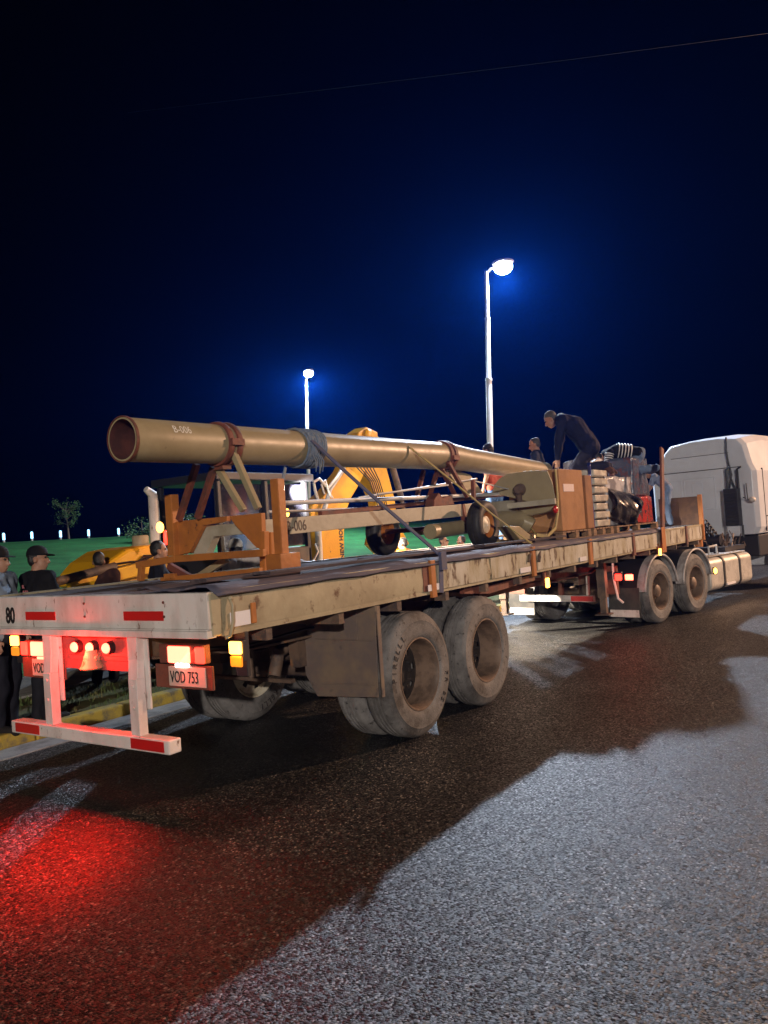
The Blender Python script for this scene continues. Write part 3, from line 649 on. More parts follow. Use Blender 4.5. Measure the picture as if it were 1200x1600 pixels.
for i, s in enumerate((0, .012, .016, .010, 0)): P[i] = P[i] - Vector((0, 0, s))
tag(ribbon(P, .05, .012, (0, -1, .6)).build('blue_strap', m_blue_strap), 'dark blue ratchet strap running down from the rope wrap to the deck edge', 'strap')
m = ribbon([px(689, 866, Y=-.03), px(689.5, 890, Y=-.032), px(690, 926, Y=-.03)], .065, .006, (0, 1, 0)); m.obox(px(692, 876, Y=-.05), (.09, .03, .16))
tag(m.build('hanging_strap', m_blue_strap), 'short dark strap end with its ratchet hanging over the near rail', 'strap')
P = [px(636, 694, Y=1.26), px(640, 699, Y=1.085), px(700, 746, Y=.80), px(770, 804, Y=.45), px(834, 852, Y=.05)]
tag(ribbon(P, .035, .008, (0, -1, .6)).build('yellow_strap', m_yellow_strap), 'thin yellow lashing strap crossing from tube to spout', 'strap')
tag(MB().tube([px(484, 676, Y=1.28), px(530, 684, Y=1.28), px(560, 690, Y=1.27)], .008, 6).build('cord', m_galv, smooth='all'), 'thin pale cord lying along the top of the tan tube', 'cord')
tag(ribbon([px(446, 730, Y=1.2), px(440, 760, Y=1.2), px(437, 790, Y=1.15)], .03, .01, (0, 1, 0)).build('grey_strap', m_blue_rope), 'grey blue strap hanging below the tube beside the orange upright', 'strap')

# folded tarpaulin and boards along the near edge of the deck
m = MB()
def tz(x, k): return D+.010+.022*(noise.noise(Vector((x*1.3, k*3.1, 5)))+.6)*(1 if x < 6.6 else .5)
m.grid(120, 8, lambda a, b: (.04+a*9.6, -.045+b*.75 + .02*noise.noise(Vector((a*30, b, 1))), (tz(.04+a*9.6, b*2)+.012*math.sin(b*9) if b > .01 else D-.022-.015*noise.noise(Vector((a*22, 0, 2))))))
tag(m.build('tarpaulin', m_tarp, smooth='all', solid=.012), 'crumpled blue grey tarpaulin folded flat along the near deck edge', 'tarpaulin')
for i, (x0, x1, y0, a) in enumerate(((.2, 2.9, .30, .01), (2.2, 5.1, .42, -.012), (.6, 3.6, .12, .02), (3.9, 6.0, .22, -.02))):
    tag(MB().bar((x0, y0, D+.055+.006*i), (x1, y0+(x1-x0)*a, D+.056+.006*i), .16, .02).build('loose_plank', m_wood, bevel=.003), ('weathered plank lying at the tail end of the tarpaulin', 'weathered plank lying below the blue strap on the tarpaulin', 'weathered plank nearest the trailer tail corner', 'weathered plank lying beside the small near wheel')[i], 'plank', 'planks on the deck edge')

# ------------------------------------------------------------------ cargo
def pallet(x0, x1, y0, y1, label):
    m = MB()
    for i in range(7):
        a = x0+(x1-x0)*i/7; m.box((a+.01, y0, D+.10), (a+(x1-x0)/7-.015, y1, D+.122))
    for i in range(3):
        b = y0+(y1-y0-.1)*i/2
        for k in range(3):
            a = x0+(x1-x0-.12)*k/2; m.box((a, b, D+.025), (a+.12, b+.1, D+.098))
        m.box((x0, b, D+.003), (x1, b+.1, D+.023))
    return tag(m.build('pallet', m_pallet, bevel=.003), label, 'pallet', 'pallets under the cargo')
pallet(6.45, 7.5, .33, 1.4, 'wooden pallet under the large cardboard carton')
pallet(7.6, 8.45, .33, 1.4, 'wooden pallet under the white sacks')
pallet(8.5, 10.7, .30, 1.4, 'wooden pallet under the film wrapped bundle and black drape')
def carton(a, b, mt, label, flaps=True):
    m = MB(); n = 10
    m.box(a, b)
    o = m.build('carton', mt, bevel=.012); tag(o, label, 'carton', 'cardboard cartons'); return o
c1 = carton((6.51, .35, D+.125), (7.36, 1.08, 2.40), m_card, 'large tan cardboard carton with a paper label on its side')
p, q = px(880, 756, Y=.345), px(897, 768, Y=.345)
MB().box((p.x, .344, q.z), (q.x, .349, p.z)).build('paper_label', m_paper, c1)
MB().box((6.515, .60, 2.401), (7.355, .66, 2.404)).build('tape', m_card_dark, c1)
carton((7.40, .33, D+.125), (7.66, 1.06, 2.33), m_card_dark, 'narrow dark brown carton squeezed beside the blue sheet')
tag(MB().grid(8, 14, lambda a, b: (7.69+.05*a+.012*math.sin(b*9), .34+.0*b+a*.06, D+.12+b*.94)).build('blue_sheet', m_blue_sheet, smooth='all', solid=.006), 'upright strip of blue plastic sheet between brown carton and white sacks', 'plastic sheet')
for k in range(7):
    z0 = D+.125+k*.122; m = MB()
    m.box((7.78, .35, z0), (8.38, 1.35, z0+.120)); bmesh.ops.subdivide_edges(m.bm, edges=m.bm.edges, cuts=5, use_grid_fill=True)
    for v in m.bm.verts:
        c = Vector((8.08, .85, z0+.06)); r = v.co-c; e = max(abs(r.x)/.3, abs(r.y)/.5)
        v.co.z = c.z + r.z*(1-.28*max(0, e-.6)/.4) ; v.co += Vector((1, 1, 0))*.018*noise.noise(v.co*6+Vector((0, 0, k*3)))
    tag(m.build('sack', m_sack, smooth='all'), 'white sack topmost in the tall stack by the blue sheet' if k == 6 else 'white sack lowest in the stack, lying on its pallet' if k == 0 else 'white sack in the middle of the tall stack beside blue sheet', 'sack', 'white sacks stacked beside the blue sheet')
def wrapped(a, b, mt, label, name='wrapped_bundle', amp=.03, cuts=12):
    m = MB().box(a, b); bmesh.ops.subdivide_edges(m.bm, edges=m.bm.edges, cuts=cuts, use_grid_fill=True)
    for v in m.bm.verts: v.co += Vector((noise.noise(v.co*4), noise.noise(v.co*4+Vector((7, 0, 0))), noise.noise(v.co*4+Vector((0, 9, 0)))))*amp
    return tag(m.build(name, mt, smooth='all'), label, 'bundle', 'film wrapped bundles')
wrapped((8.52, .42, D+.125), (9.76, 1.35, 2.34), m_film_clear, 'silver and red shiny film wrapped bundle above the black drape')
wrapped((9.82, .40, 2.04), (10.66, .80, 2.68), m_film_dark, 'dark film wrapped bundle on top of the red one beside the tall stake')
wrapped((9.82, .38, D+.125), (10.70, .85, 2.02), m_film_red, 'red shiny wrapped bundle at the bottom beside tall stake')
wrapped((9.0, .85, 2.36), (9.7, 1.25, 2.66), m_film_clear, 'crumpled silver film bundle at the top behind the striped worker', amp=.06)
def drape(a, b):
    x = 8.46+a*1.30; zt = 2.16-.10*a; zb = 1.72-.16*math.sin(a*3.0)+.20*max(0, a-.75)
    f = .04*math.sin(a*13+b*4+2*math.sin(b*3))+.016*math.sin(a*31-b*9)
    bulge = .16*math.sin(min(1, b*1.1)*math.pi*.85)
    return (x+.05*b*math.sin(a*9), .40-bulge-f*b, zt+(zb-zt)*b)
tag(MB().grid(60, 26, drape).build('black_drape', m_film, smooth='all', solid=.005), 'sagging sheet of black plastic hung over the wrapped bundle', 'plastic sheet')
P = [px(868, 733, Y=.33), px(871, 770, Y=.33), px(872, 800, Y=.31), px(868, 825, Y=.28), px(855, 838, Y=.25), px(838, 836, Y=.3), px(830, 826, Y=.4)]
tag(ribbon(P, .04, .012, (0, -1, 0)).build('carton_strap', m_yellow_strap), 'yellow webbing strap hanging down the corner of the large carton', 'strap')
rl = MB().ball(px(868, 796, Y=.30), (.05, .03, .05)).build('red_tag', m_red_reflect, smooth='all'); tag(rl, 'small round red lamp hung on the large carton corner', 'lamp')
m = MB(); c = px(785, 845, Y=.75); m.lathe([(.14, 0), (.15, .015), (.15, .05), (.14, .065), (.08, .065), (.075, .0)], (c.x, .75, D+.012), (0, 0, 1), n=24)
tag(m.build('coiled_strap', m_yellow_strap, smooth=True), 'coil of yellow webbing lying on the deck behind the small wheel', 'strap')
# ------------------------------------------------------------------ truck tractor, turned a little to the right
TH = rad(-10); TD = Vector((math.cos(TH), math.sin(TH), 0)); TN = Vector((-math.sin(TH), math.cos(TH), 0)); TO = Vector((9.5, 0, 0))
def T(s, w, z): return TO + TD*s + TN*w + Vector((0, 0, z))
TRot = Matrix(((TD.x, TN.x, 0), (TD.y, TN.y, 0), (0, 0, 1)))
def tp(u, v, s):
    Dv = _f + CR*((u-600)/FPX) - CU*((v-800)/FPX); return CAM + Dv*((TO+TD*s-CAM).dot(TD)/Dv.dot(TD))
TK = thing('truck_tractor', 'silver white sleeper cab truck tractor coupled to the trailer front', 'truck', T(3, 1.2, 0))
def tbox(m, s0, s1, w0, w1, z0, z1): return m._hexa([T(s0, w0, z0), T(s1, w0, z0), T(s1, w1, z0), T(s0, w1, z0), T(s0, w0, z1), T(s1, w0, z1), T(s1, w1, z1), T(s0, w1, z1)])
m = MB()
for w in (.80, 1.60): tbox(m, -1.1, 8.0, w, w+.09, .70, .98)
for s in (-1.08, .6, 2.2, 4.2, 6.5): tbox(m, s, s+.1, .89, 1.60, .74, .94)
m.build('frame', m_chassis, TK, bevel=.006)
m = MB(); tbox(m, .2, 1.2, .75, 1.7, .99, 1.08); tbox(m, -.2, .25, .8, 1.65, .98, 1.03); m.build('fifth_wheel', m_cab_dark, TK, bevel=.01)
def twheel(s, w, side, disc=.19, R=.5, hub=.10, dual=True):
    c = T(s, w, 0); r0 = .28
    M4 = Matrix.Translation(c) @ Matrix.Rotation(TH, 4, 'Z')
    mb = rim_mb(0, R, 0, side, disc=disc, r0=r0); mb.bm.transform(M4); r = mb.build('wheel', m_rim, TK, smooth=True)
    mb = disc_mb(0, R, 0, side, disc=disc, hub=hub, r0=r0); mb.bm.transform(M4); mb.build('wheel_disc', m_rim, r, smooth=True)
    mb = tyre_mb(0, R, 0, side, R=R, r0=r0); mb.bm.transform(M4); mb.build('tyre', m_rubber, r, smooth=True)
for s in (0, 1.35):
    twheel(s, .0, 1); twheel(s, .30, 1, .06, hub=0); twheel(s, 2.45, -1); twheel(s, 2.15, -1, .06, hub=0)
    m = MB(); m.tube([T(s, .4, .5), T(s, 2.05, .5)], .09, 12); m.ball(T(s, 1.22, .5), .22); m.build('axle', m_chassis, TK, smooth=True)
    for w, k in ((-.015, 1), (2.465, -1)):
        def fend(a, b):
            an = rad(176-a*166); rr = .575
            return T(s+rr*math.cos(an), w+k*b, .50+rr*math.sin(an))
        m = MB().grid(24, 1, lambda a, b: fend(a, b*.13)); P0 = [fend(a/24, 0) for a in range(25)]
        m.tube(P0, .02, 6); f_ = m.build('fender', m_grey_fender, TK, smooth='all')
        MB().grid(24, 1, lambda a, b: fend(a, .131+b*.45)).build('fender_liner', m_cab_dark, f_, smooth='all')
twheel(6.1, .05, 1, .03, hub=.0); twheel(6.1, 2.4, -1, .03, hub=.0)
# fuel tank with straps
def rrect(s, w0, w1, z0, z1, r, n=6):
    P = []
    for cw, cz, a0 in ((w1-r, z1-r, 0), (w0+r, z1-r, 90), (w0+r, z0+r, 180), (w1-r, z0+r, 270)):
        for i in range(n+1):
            a = rad(a0+90*i/n); P.append(T(s, cw+r*math.cos(a), cz+r*math.sin(a)))
    return P
TANK = MB().prism(rrect(2.05, .05, .72, .27, .86, .13), TD*1.95).build('fuel_tank', m_alu, TK, bevel=.02, smooth=True)
for s in (2.62, 3.36): MB().prism(rrect(s, .035, .735, .255, .875, .14), TD*.07).build('tank_strap', m_cab_dark, TANK, bevel=.005)
m = MB(); tbox(m, 2.7, 3.1, .03, .048, .33, .37); m.build('tank_reflector', m_white_reflect, TANK)
m = MB().tube([T(3.1, .35, .86), T(3.1, .35, .92)], .05, 12); m.build('filler_cap', m_cab_dark, TANK, smooth=True)
m = MB(); tbox(m, 2.2, 3.9, .12, .60, .875, .89); m.build('tank_step', m_alu, TANK)
# cab: lower box up to the crease, tapering roof fairing above
S0, S1 = 4.8, 7.0
m = MB(); w0, w1 = .13, 2.36
def ring(s, pts): return [T(s, w, z) for w, z in pts]
sec = [(w0+.06, 1.16), (w0, 1.3), (w0, 2.45), (w0+.05, 2.56), (w0+.07, 2.60), (w0+.16, 3.02), (w0+.27, 3.15), (w0+.6, 3.20), (w1-.9, 3.20), (w1-.47, 3.15), (w1-.32, 3.0), (w1-.1, 2.60), (w1-.05, 2.56), (w1, 2.45), (w1, 1.3), (w1-.06, 1.16)]
secr = [(w+(.07 if w < 1.2 else -.07), z-(.02 if z > 3 else 0)) for w, z in sec]
secm = [(w, z+(.09 if z > 2.9 else .0)) for w, z in sec]
secf = [(w+(.06 if w < 1.2 else -.06), z-(.12 if z > 2.9 else 0)) for w, z in sec]
rings = [ring(S0, secr), ring(S0+.10, sec), ring(S0+.9, secm), ring(S1-.5, secm), ring(S1+.05, secf)]
V = [[m.bm.verts.new(p) for p in r] for r in rings]
for A, B in zip(V, V[1:]):
    for k in range(len(A)): m.bm.faces.new((A[k], A[(k+1) % len(A)], B[(k+1) % len(A)], B[k]))
m.bm.faces.new(V[0][::-1]); m.bm.faces.new(V[-1])
CABO = m.build('cab', m_cab, TK, bevel=.012, smooth=True, sharp=18)
m = MB(); tbox(m, S0-.012, S0+.02, w0+.30, w1-.30, 2.545, 2.56); tbox(m, S0-.006, S0+.02, w0+.5, w1-.5, 2.86, 2.87); m.build('rear_seam', m_cab_dark, CABO)
def frame4(m, wa, wb, za, zb, t=.02, s=S0-.012):
    tbox(m, s, S0+.01, wa, wb, za, za+t); tbox(m, s, S0+.01, wa, wb, zb-t, zb); tbox(m, s, S0+.01, wa, wa+t, za+t, zb-t); tbox(m, s, S0+.01, wb-t, wb, za+t, zb-t)
m = MB(); frame4(m, .95, 1.62, 1.72, 2.40); frame4(m, 1.66, 2.05, 1.72, 2.40, .015); frame4(m, 1.22, 1.45, 2.05, 2.30, .012); m.build('rear_pressing', m_cab, CABO, bevel=.006)
m = MB(); tbox(m, S0+.4, S0+1.3, w0-.008, w0+.02, 1.5, 1.52); tbox(m, S0+.4, S0+.415, w0-.008, w0+.02, 1.2, 2.5); tbox(m, S1-.3, S1-.28, w0-.008, w0+.02, 1.2, 2.5); m.build('door_seam', m_cab_dark, CABO)
m = MB(); tbox(m, S0+1.2, S1-.35, w0-.010, w0+.02, 1.9, 2.42); m.build('side_window', m_glass, CABO)
m = MB(); tbox(m, S1+.0, S1+.06, w0+.2, w1-.2, 1.75, 2.5); m.build('windscreen', m_glass, CABO)
m = MB(); tbox(m, S0+.2, S1, w0+.1, w1-.1, .70, 1.14); m.build('cab_floor', m_cab_dark, TK, bevel=.02)
m = MB(); tbox(m, S0+1.1, S1+.0, w0+.0, w1, .45, .69); m.build('bumper', m_cab, TK, bevel=.03)
# air intake stack on the near rear corner
m = MB(); tbox(m, S0-.20, S0-.02, .44, .72, 1.36, 2.12)
for k in range(9): tbox(m, S0-.215, S0-.20, .46, .70, 1.44+k*.07, 1.465+k*.07)
st = m.build('intake_stack', m_cab_dark, TK, bevel=.015)
m = MB(); tbox(m, S0-.2, S0-.03, .45, .70, 1.14, 1.35); m.build('intake_duct', m_cab, st, bevel=.01)
m = MB(); m.tube([T(S0-.1, .66, 2.12), T(S0-.1, .66, 2.52), T(S0-.1, .58, 2.56)], .022, 8); m.tube([T(S0-.1, .44, 2.12), T(S0-.1, .44, 2.50), T(S0-.1, .36, 2.55)], .022, 8)
m.tube([T(S0-.06, .64, 2.12), T(S0-.09, .56, 2.4), T(S0-.07, .61, 2.62), T(S0-.07, .64, 2.9), T(S0-.05, .63, 3.18)], .017, 8); m.tube([T(S0-.06, .52, 2.12), T(S0-.1, .58, 2.35), T(S0-.07, .60, 2.6)], .015, 8)
m.build('stack_bracket', m_cab_dark, st, smooth=True)
MB().tube([T(S0-.12, .36, 1.92), T(S0-.12, .27, 1.86), T(S0-.12, .28, 2.2)], .012, 6).build('grab_handle', m_cab_dark, TK, smooth=True)
MB().tube([T(S0-.1, .42, 1.36), T(S0-.1, .42, 1.1)], .02, 8).build('drain_pipe', m_cab_dark, st, smooth=True)
m = MB().ball(T(S0-.10, .19, 1.86), (.09, .07, .055)); b = m.build('work_lamp', m_white_paint, TK, smooth='all')
# clutter behind the cab: air tanks, coils, cylinder, rubber flap
m = MB(); m.tube([T(3.9, .55, 1.10), T(3.9, 1.1, 1.10)], .12, 16); tbox(m, 3.4, 4.4, .3, 1.2, .90, .985); m.build('air_tank', m_cab_dark, TK, smooth=True)
m = MB()
for w in (.62, .72, .82):
    m.tube([T(3.9+.09*math.cos(k*.6), w+.004*k, 1.1+.006*k+.10*math.sin(k*.6)) for k in range(60)], .014, 6)
m.build('coiled_hose', m_black_paint, TK, smooth='all')
m = MB(); m.tube([T(3.2, .72, 1.02), T(3.2, .72, 1.30)], .085, 14); m.tube([T(3.2, .72, 1.30), T(3.2, .72, 1.36)], .05, 10); m.build('cylinder_bottle', m_orange, TK, smooth=True)
m = MB(); m.prism([T(2.85, .62, .95), T(2.85, .98, .95), T(2.85, .88, 1.42), T(2.85, .77, 1.42)], TD*.06); m.build('rubber_flap', m_rubber_clean, TK, bevel=.015)
m = MB(); m.tube([T(2.4, .2, .9), T(2.4, .2, 1.05), T(3.0, .3, 1.05), T(3.0, .3, .9)], .018, 7); m.build('side_rail_tube', m_galv, TK, smooth=True)
m = MB()
for k in range(26):
    a = T(3.6+rnd.random()*.9, .25+rnd.random()*.6, .88+rnd.random()*.1); q = a+Vector((rnd.uniform(-.25, .25), rnd.uniform(-.1, .1), rnd.uniform(.05, .35))); m.tube([a, a.lerp(q, .5)+Vector((.04, 0, .05)), q], rnd.choice((.008, .012, .03)), 6)
m.build('pipework', m_chassis, TK, smooth=True)
# rear end: lights, bumper, flaps
m = MB(); tbox(m, -1.0, -.95, .62, 2.0, .43, .53); ub = m.build('rear_bumper', m_grey_fender, TK, bevel=.005)
m = MB(); tbox(m, -1.004, -1.0005, .63, 1.02, .44, .52); m.build('reflector', m_red_reflect, ub)
for q_ in ((.22, .55, .55, .98), (1.9, 2.2, .55, .98), (1.18, 1.26, .53, .9)):
    m = MB(); tbox(m, -.98, -.92, *q_); m.build('rear_bracket', m_rust, TK, bevel=.006)
a = tp(975, 900, -1.0); hs = MB().bar(T(-.99, .12, .83), T(-.99, .55, .83), .05, .12).build('tail_lamp', m_cab_dark, TK, bevel=.01)
m = MB(); 
c = tp(983, 902, -1.05); m.obox(c, (.03, .13, .09), TRot); m.build('lens', m_hot_on, hs, bevel=.015)
c = tp(966, 902, -1.05); m = MB(); m.obox(c, (.03, .11, .10), TRot); m.build('lens', m_red_on, hs, bevel=.015)
lamp('truck_tail_glow', 'POINT', tp(974, 903, -1.2), 2.5, (1, .06, .03), .04)
m = MB(); m.tube([tp(957, 880, -1.0), tp(959, 905, -1.0), tp(966, 935, -1.0), tp(974, 942, -1.0)], .018, 6); m.build('lamp_guard', m_white_paint, TK, smooth=True)
MB().tube([tp(918, 900, -1.0), tp(919, 930, -1.0)], .03, 8).build('rear_post', m_white_paint, TK, smooth=True)
for w in (.02, 1.92):
    m = MB(); tbox(m, -.70, -.685, w, w+.52, .16, .62); f = m.build('mud_flap', m_rubber_clean, TK, bevel=.004)
    m = MB(); tbox(m, -.705, -.7005, w+.02, w+.5, .17, .28); m.build('flap_plate', m_white_paint, f)
c = tp(1116, 892, 2.0); b = MB().obox(c+TD*.02, (.03, .07, .12), TRot).build('marker_lamp', m_cab_dark, TK, bevel=.006); MB().ball(c-TN*.02, (.03, .03, .055)).build('lens', m_amber_on, b, smooth='all')

# ------------------------------------------------------------------ backhoe loader working on the far side
BY = 5.6
BH = thing('backhoe_loader', 'yellow backhoe loader with raised boom and dark cab behind the trailer', 'backhoe', (px(360, 850, Y=BY).x, BY, .12))
def bp(u, v, Y=BY): return px(u, v, Y=Y)
def bpr(pts, y0, th): return MB().prism([bp(u, v, y0) for u, v in pts], (0, th, 0))
hd = bpr([(150, 915), (158, 893), (172, 876), (198, 858), (226, 852), (258, 850), (264, 930)], BY-.45, .9).build('hood', m_yellow, BH, bevel=.05)
m = MB()
for k in range(3): m.tube([bp(165+k*8, 884+k*5, BY-.47), bp(200+k*4, 878+k*4, BY-.48), bp(225, 876-k*4, BY-.48), bp(250, 862+k*3, BY-.47)], .012, 6)
m.build('hydraulic_hose', m_black_paint, BH, smooth=True)
m = MB(); c = bp(220, 850, BY); c0 = Vector((c.x, c.y, c.z)); m.lathe([(.0, .12), (.10, .12), (.115, .10), (.115, .0), (.13, -.01), (.13, -.03), (.06, -.03)], c0, (0, 0, 1), n=24); m.build('air_precleaner', m_cream, BH, smooth=True)
m = MB(); m.tube([bp(243, 850), bp(242, 820), bp(240, 785), bp(238, 772), bp(228, 764)], [.075, .075, .075, .07, .045], 14); m.build('exhaust_pipe', m_white_paint, BH, smooth=True)
for y_ in (-.62, .62): MB().bar(bp(262, 878, BY+y_), bp(108, 916, BY+y_), .10, .16).build('loader_arm', m_yellow, BH, bevel=.01)
m = MB(); m.tube([bp(180, 885, BY-.66), bp(85, 910, BY-.66)], .055, 12); m.build('lift_cylinder', m_chassis, BH, smooth=True)
# cab
x0, x1 = bp(292, 800).x, bp(437, 800).x; zr = bp(360, 757).z; zf = 1.15
m = MB()
for x, y in ((x0+.05, BY-.62), (x1-.05, BY-.62), (x0+.05, BY+.62), (x1-.05, BY+.62), (.5*(x0+x1), BY-.64)): m.bar((x, y, zf), (x, y, zr), .08, .08)
m.box((x0-.05, BY-.72, zr), (x1+.1, BY+.72, zr+.12)); cb = m.build('cab_frame', m_cab_dark, BH, bevel=.015)
m = MB(); m.box((x0, BY-.60, 1.62), (x1-.1, BY-.595, zr-.05)); m.build('side_glass', m_glass, cb)
m = MB(); m.box((x0, BY-.66, .8), (x1, BY+.66, 1.6)); m.build('cab_floor', m_cab_dark, BH, bevel=.03)
m = MB(); c = bp(443, 766, BY-.3); m.box((c.x-.05, c.y-.10, c.z-.06), (c.x+.04, c.y+.1, c.z+.06)); wl = m.build('work_lamp', m_cab_dark, BH, bevel=.01)
m = MB(); m.box((c.x+.041, c.y-.08, c.z-.045), (c.x+.05, c.y+.08, c.z+.045)); m.build('lens', m_white_on, wl)
m = MB(); c = bp(438, 763, BY-.76); m.box((c.x-.05, c.y-.05, c.z-.05), (c.x+.05, c.y+.03, c.z+.05)); wl = m.build('work_lamp', m_cab_dark, BH, bevel=.01)
m = MB(); m.box((c.x-.04, c.y-.056, c.z-.04), (c.x+.04, c.y-.0505, c.z+.04)); m.build('lens', m_white_on, wl)
lamp('backhoe_side_light', 'SPOT', (c.x+.05, c.y-.15, c.z-.05), 9000, (1.0, .86, .66), .05, (c.x+2.2, 1.3, 0), 72, .6)
lamp('backhoe_work_light', 'SPOT', (c.x+.30, c.y-.03, c.z), 900, (1.0, .95, .86), .05, bp(530, 800, BY-.2), 80, .6)
m = MB(); m.ball(bp(250, 824, BY-.6), (.05, .05, .075)); m.build('amber_lamp', m_amber_on, BH, smooth='all')
m = MB(); m.ball(bp(449, 801, BY-.6), (.03, .03, .07)); m.build('amber_lamp', m_amber_on, BH, smooth='all')
m = MB(); m.ball(bp(259, 840, BY-.7), (.03, .03, .10)); m.build('red_lamp', m_red_on, BH, smooth='all')
# boom, dipper, cylinders
boom = bpr([(507, 900), (506, 876), (495, 830), (486, 806), (488, 790), (516, 766), (540, 735), (556, 700), (560, 676), (573, 667), (590, 675), (592, 692), (572, 735), (560, 760), (548, 780), (541, 800), (538, 830), (539, 900)], BY-.16, .32).build('boom', m_yellow, BH, bevel=.02)
o = bp(538, 873, BY-.163); link('lettering', text_mesh('NEW HOLLAND', .15, basis(o, (.0, 0, 1), (-1, 0, 0)), .002, 'LEFT', .86, .006), m_black_paint, boom)
dip = bpr([(568, 730), (576, 686), (592, 682), (604, 731), (617, 780), (622, 822), (596, 822), (590, 780)], BY+.17, .26).build('dipper_arm', m_yellow, BH, bevel=.015)
m = MB().ball(bp(576, 680, BY-.20), (.13, .06, .13)); m.build('boom_pivot', m_yellow, boom, smooth='all')
m = MB(); m.tube([bp(500, 885, BY-.25), bp(497, 828, BY-.25)], .06, 12); m.tube([bp(497, 828, BY-.25), bp(516, 765, BY-.25), bp(538, 732, BY-.25)], [.06, .035, .035], 12); m.build('boom_cylinder', m_galv, BH, smooth=True)
m = MB(); m.tube([bp(608, 712, BY+.3), bp(628, 782, BY+.3)], .07, 12); m.tube([bp(628, 782, BY+.3), bp(636, 820, BY+.3)], .04, 10); m.build('dipper_cylinder', m_chassis, BH, smooth=True)
m = MB(); m.tube([bp(498, 785, BY-.3), bp(492, 765, BY-.3), bp(490, 753, BY-.3), bp(499, 748, BY-.3), bp(506, 756, BY-.3), bp(513, 762, BY-.3), bp(527, 745, BY-.3), bp(534, 733, BY-.3)], .028, 8); m.build('white_hose', m_white_paint, BH, smooth='all'); m = MB(); m.tube([bp(507, 772, BY-.32), bp(502, 757, BY-.32), bp(508, 750, BY-.32), bp(514, 770, BY-.32), bp(520, 778, BY-.32)], .018, 8); m.build('white_hose', m_white_paint, BH, smooth='all'); m = MB(); m.tube([bp(492, 850, BY-.3), bp(497, 862, BY-.3), bp(490, 875, BY-.3), bp(492, 890, BY-.3)], .018, 8)
m.build('white_hose', m_white_paint, BH, smooth='all')
m = MB()
for k in range(6): m.tube([bp(556+k*4, 690, BY-.24), bp(548+k*6, 720, BY-.26), bp(578+k*3, 752, BY-.2), bp(590+k*3, 790, BY-.05)], .012, 6)
m.build('black_hose', m_black_paint, BH, smooth='all')
m = MB(); xb = bp(520, 890).x; m.box((xb-.55, BY-1.0, .55), (xb-.15, BY+1.0, .95)); m.build('rear_frame', m_yellow, BH, bevel=.02); m = MB(); m.prism([bp(596, 822, BY+.15), bp(625, 822, BY+.15), bp(640, 850, BY+.15), bp(612, 872, BY+.15), bp(590, 850, BY+.15)], (0, .35, 0)); m.build('digging_bucket', m_yellow, BH, bevel=.02)
m = MB()
for y in (BY-.95, BY+.85): m.bar((xb-.35, y, .9), (xb-.35, y, .16), .10, .10); m.box((xb-.55, y-.15, .13), (xb-.15, y+.15, .16))
m.build('stabiliser', m_yellow, BH, bevel=.01)
for x, R, w in (((x0+x1)/2+.25, .68, .42), (x0-1.1, .46, .30)):
    for y, s in ((BY-.95, 1), (BY+.95, -1)):
        r = MB().lathe([(R*.55, .02), (R*.5, .06), (R*.48, .15), (R*.2, .14), (R*.18, .08), (0, .08)], (x, y, R+.12), (0, s, 0), n=32).build('wheel', m_yellow, BH, smooth=True)
        MB().lathe([(R*.54, .04), (R*.58, .01), (R*.78, .0), (R*.95, .03), (R, .07), (R, w-.07), (R*.95, w-.03), (R*.78, w), (R*.55, w-.03)], (x, y, R+.12), (0, s, 0), n=40, jag=lambda i, k, r_, t_: (r_-.03 if (k % 4 < 2 and 3 <= i <= 6) else r_, t_)).build('tyre', m_rubber_clean, r, smooth=True)

# ------------------------------------------------------------------ street lamps
def street_lamp(base, top, head, label, k=1.0):
    t = thing('street_lamp', label, 'street lamp', base, 'street lamps along the lawn')
    ax_ = top-base; m = MB(); p = lambda f: base+ax_*f
    m.tube([p(0), p(.42), p(.655), p(.66), p(.85), p(.853), p(1)], [.10*k, .095*k, .092*k, .074*k, .072*k, .062*k, .058*k], 16)
    m.lathe([(.10*k, -.03), (.108*k, -.03), (.108*k, .03), (.08*k, .035)], p(.655), ax_, n=16); m.lathe([(.08*k, -.02), (.085*k, -.02), (.085*k, .02), (.06*k, .02)], p(.85), ax_, n=16)
    m.lathe([(.22*k, 0), (.22*k, .03), (.13*k, .035), (.12*k, .25)], base, (0, 0, 1), n=16)
    pole = m.build('pole', m_galv, t, smooth=True)
    dirn = (head-top); hx = Vector((dirn.x, dirn.y, 0)).normalized()
    MB().tube([top-Vector((0, 0, .05)), top+hx*.12+Vector((0, 0, .06)), head-hx*.1], .035, 8).build('arm', m_galv, t, smooth=True)
    R = basis((0, 0, 0), hx, Vector((0, 0, 1)).cross(hx)).to_3x3()
    m = MB(); m.ball(head+Vector((0, 0, .12)), (.30, .17, .10), R, 14); hb = m.build('lamp_head', m_lamp_body, t, smooth='all')
    m = MB(); m.ball(head-Vector((0, 0, .0)), (.25, .21, .20), R, 14); m.build('lamp_bowl', m_lamp_on, hb, smooth='all')
    return t
b1 = px(769.5, 900, d=21.5); b1.z = .10
street_lamp(b1, px(760, 424, d=21.5), px(786, 417, d=21.4), 'tall grey street lamp behind the cargo, the larger and brighter of two', .87)
b2 = px(485, 850, d=40); b2.z = lawn_z(b2.x, b2.y)-.05
street_lamp(b2, px(478, 592, d=40), px(482, 583, d=39.9), 'distant small street lamp rising behind the tan auger tube', 1.0)

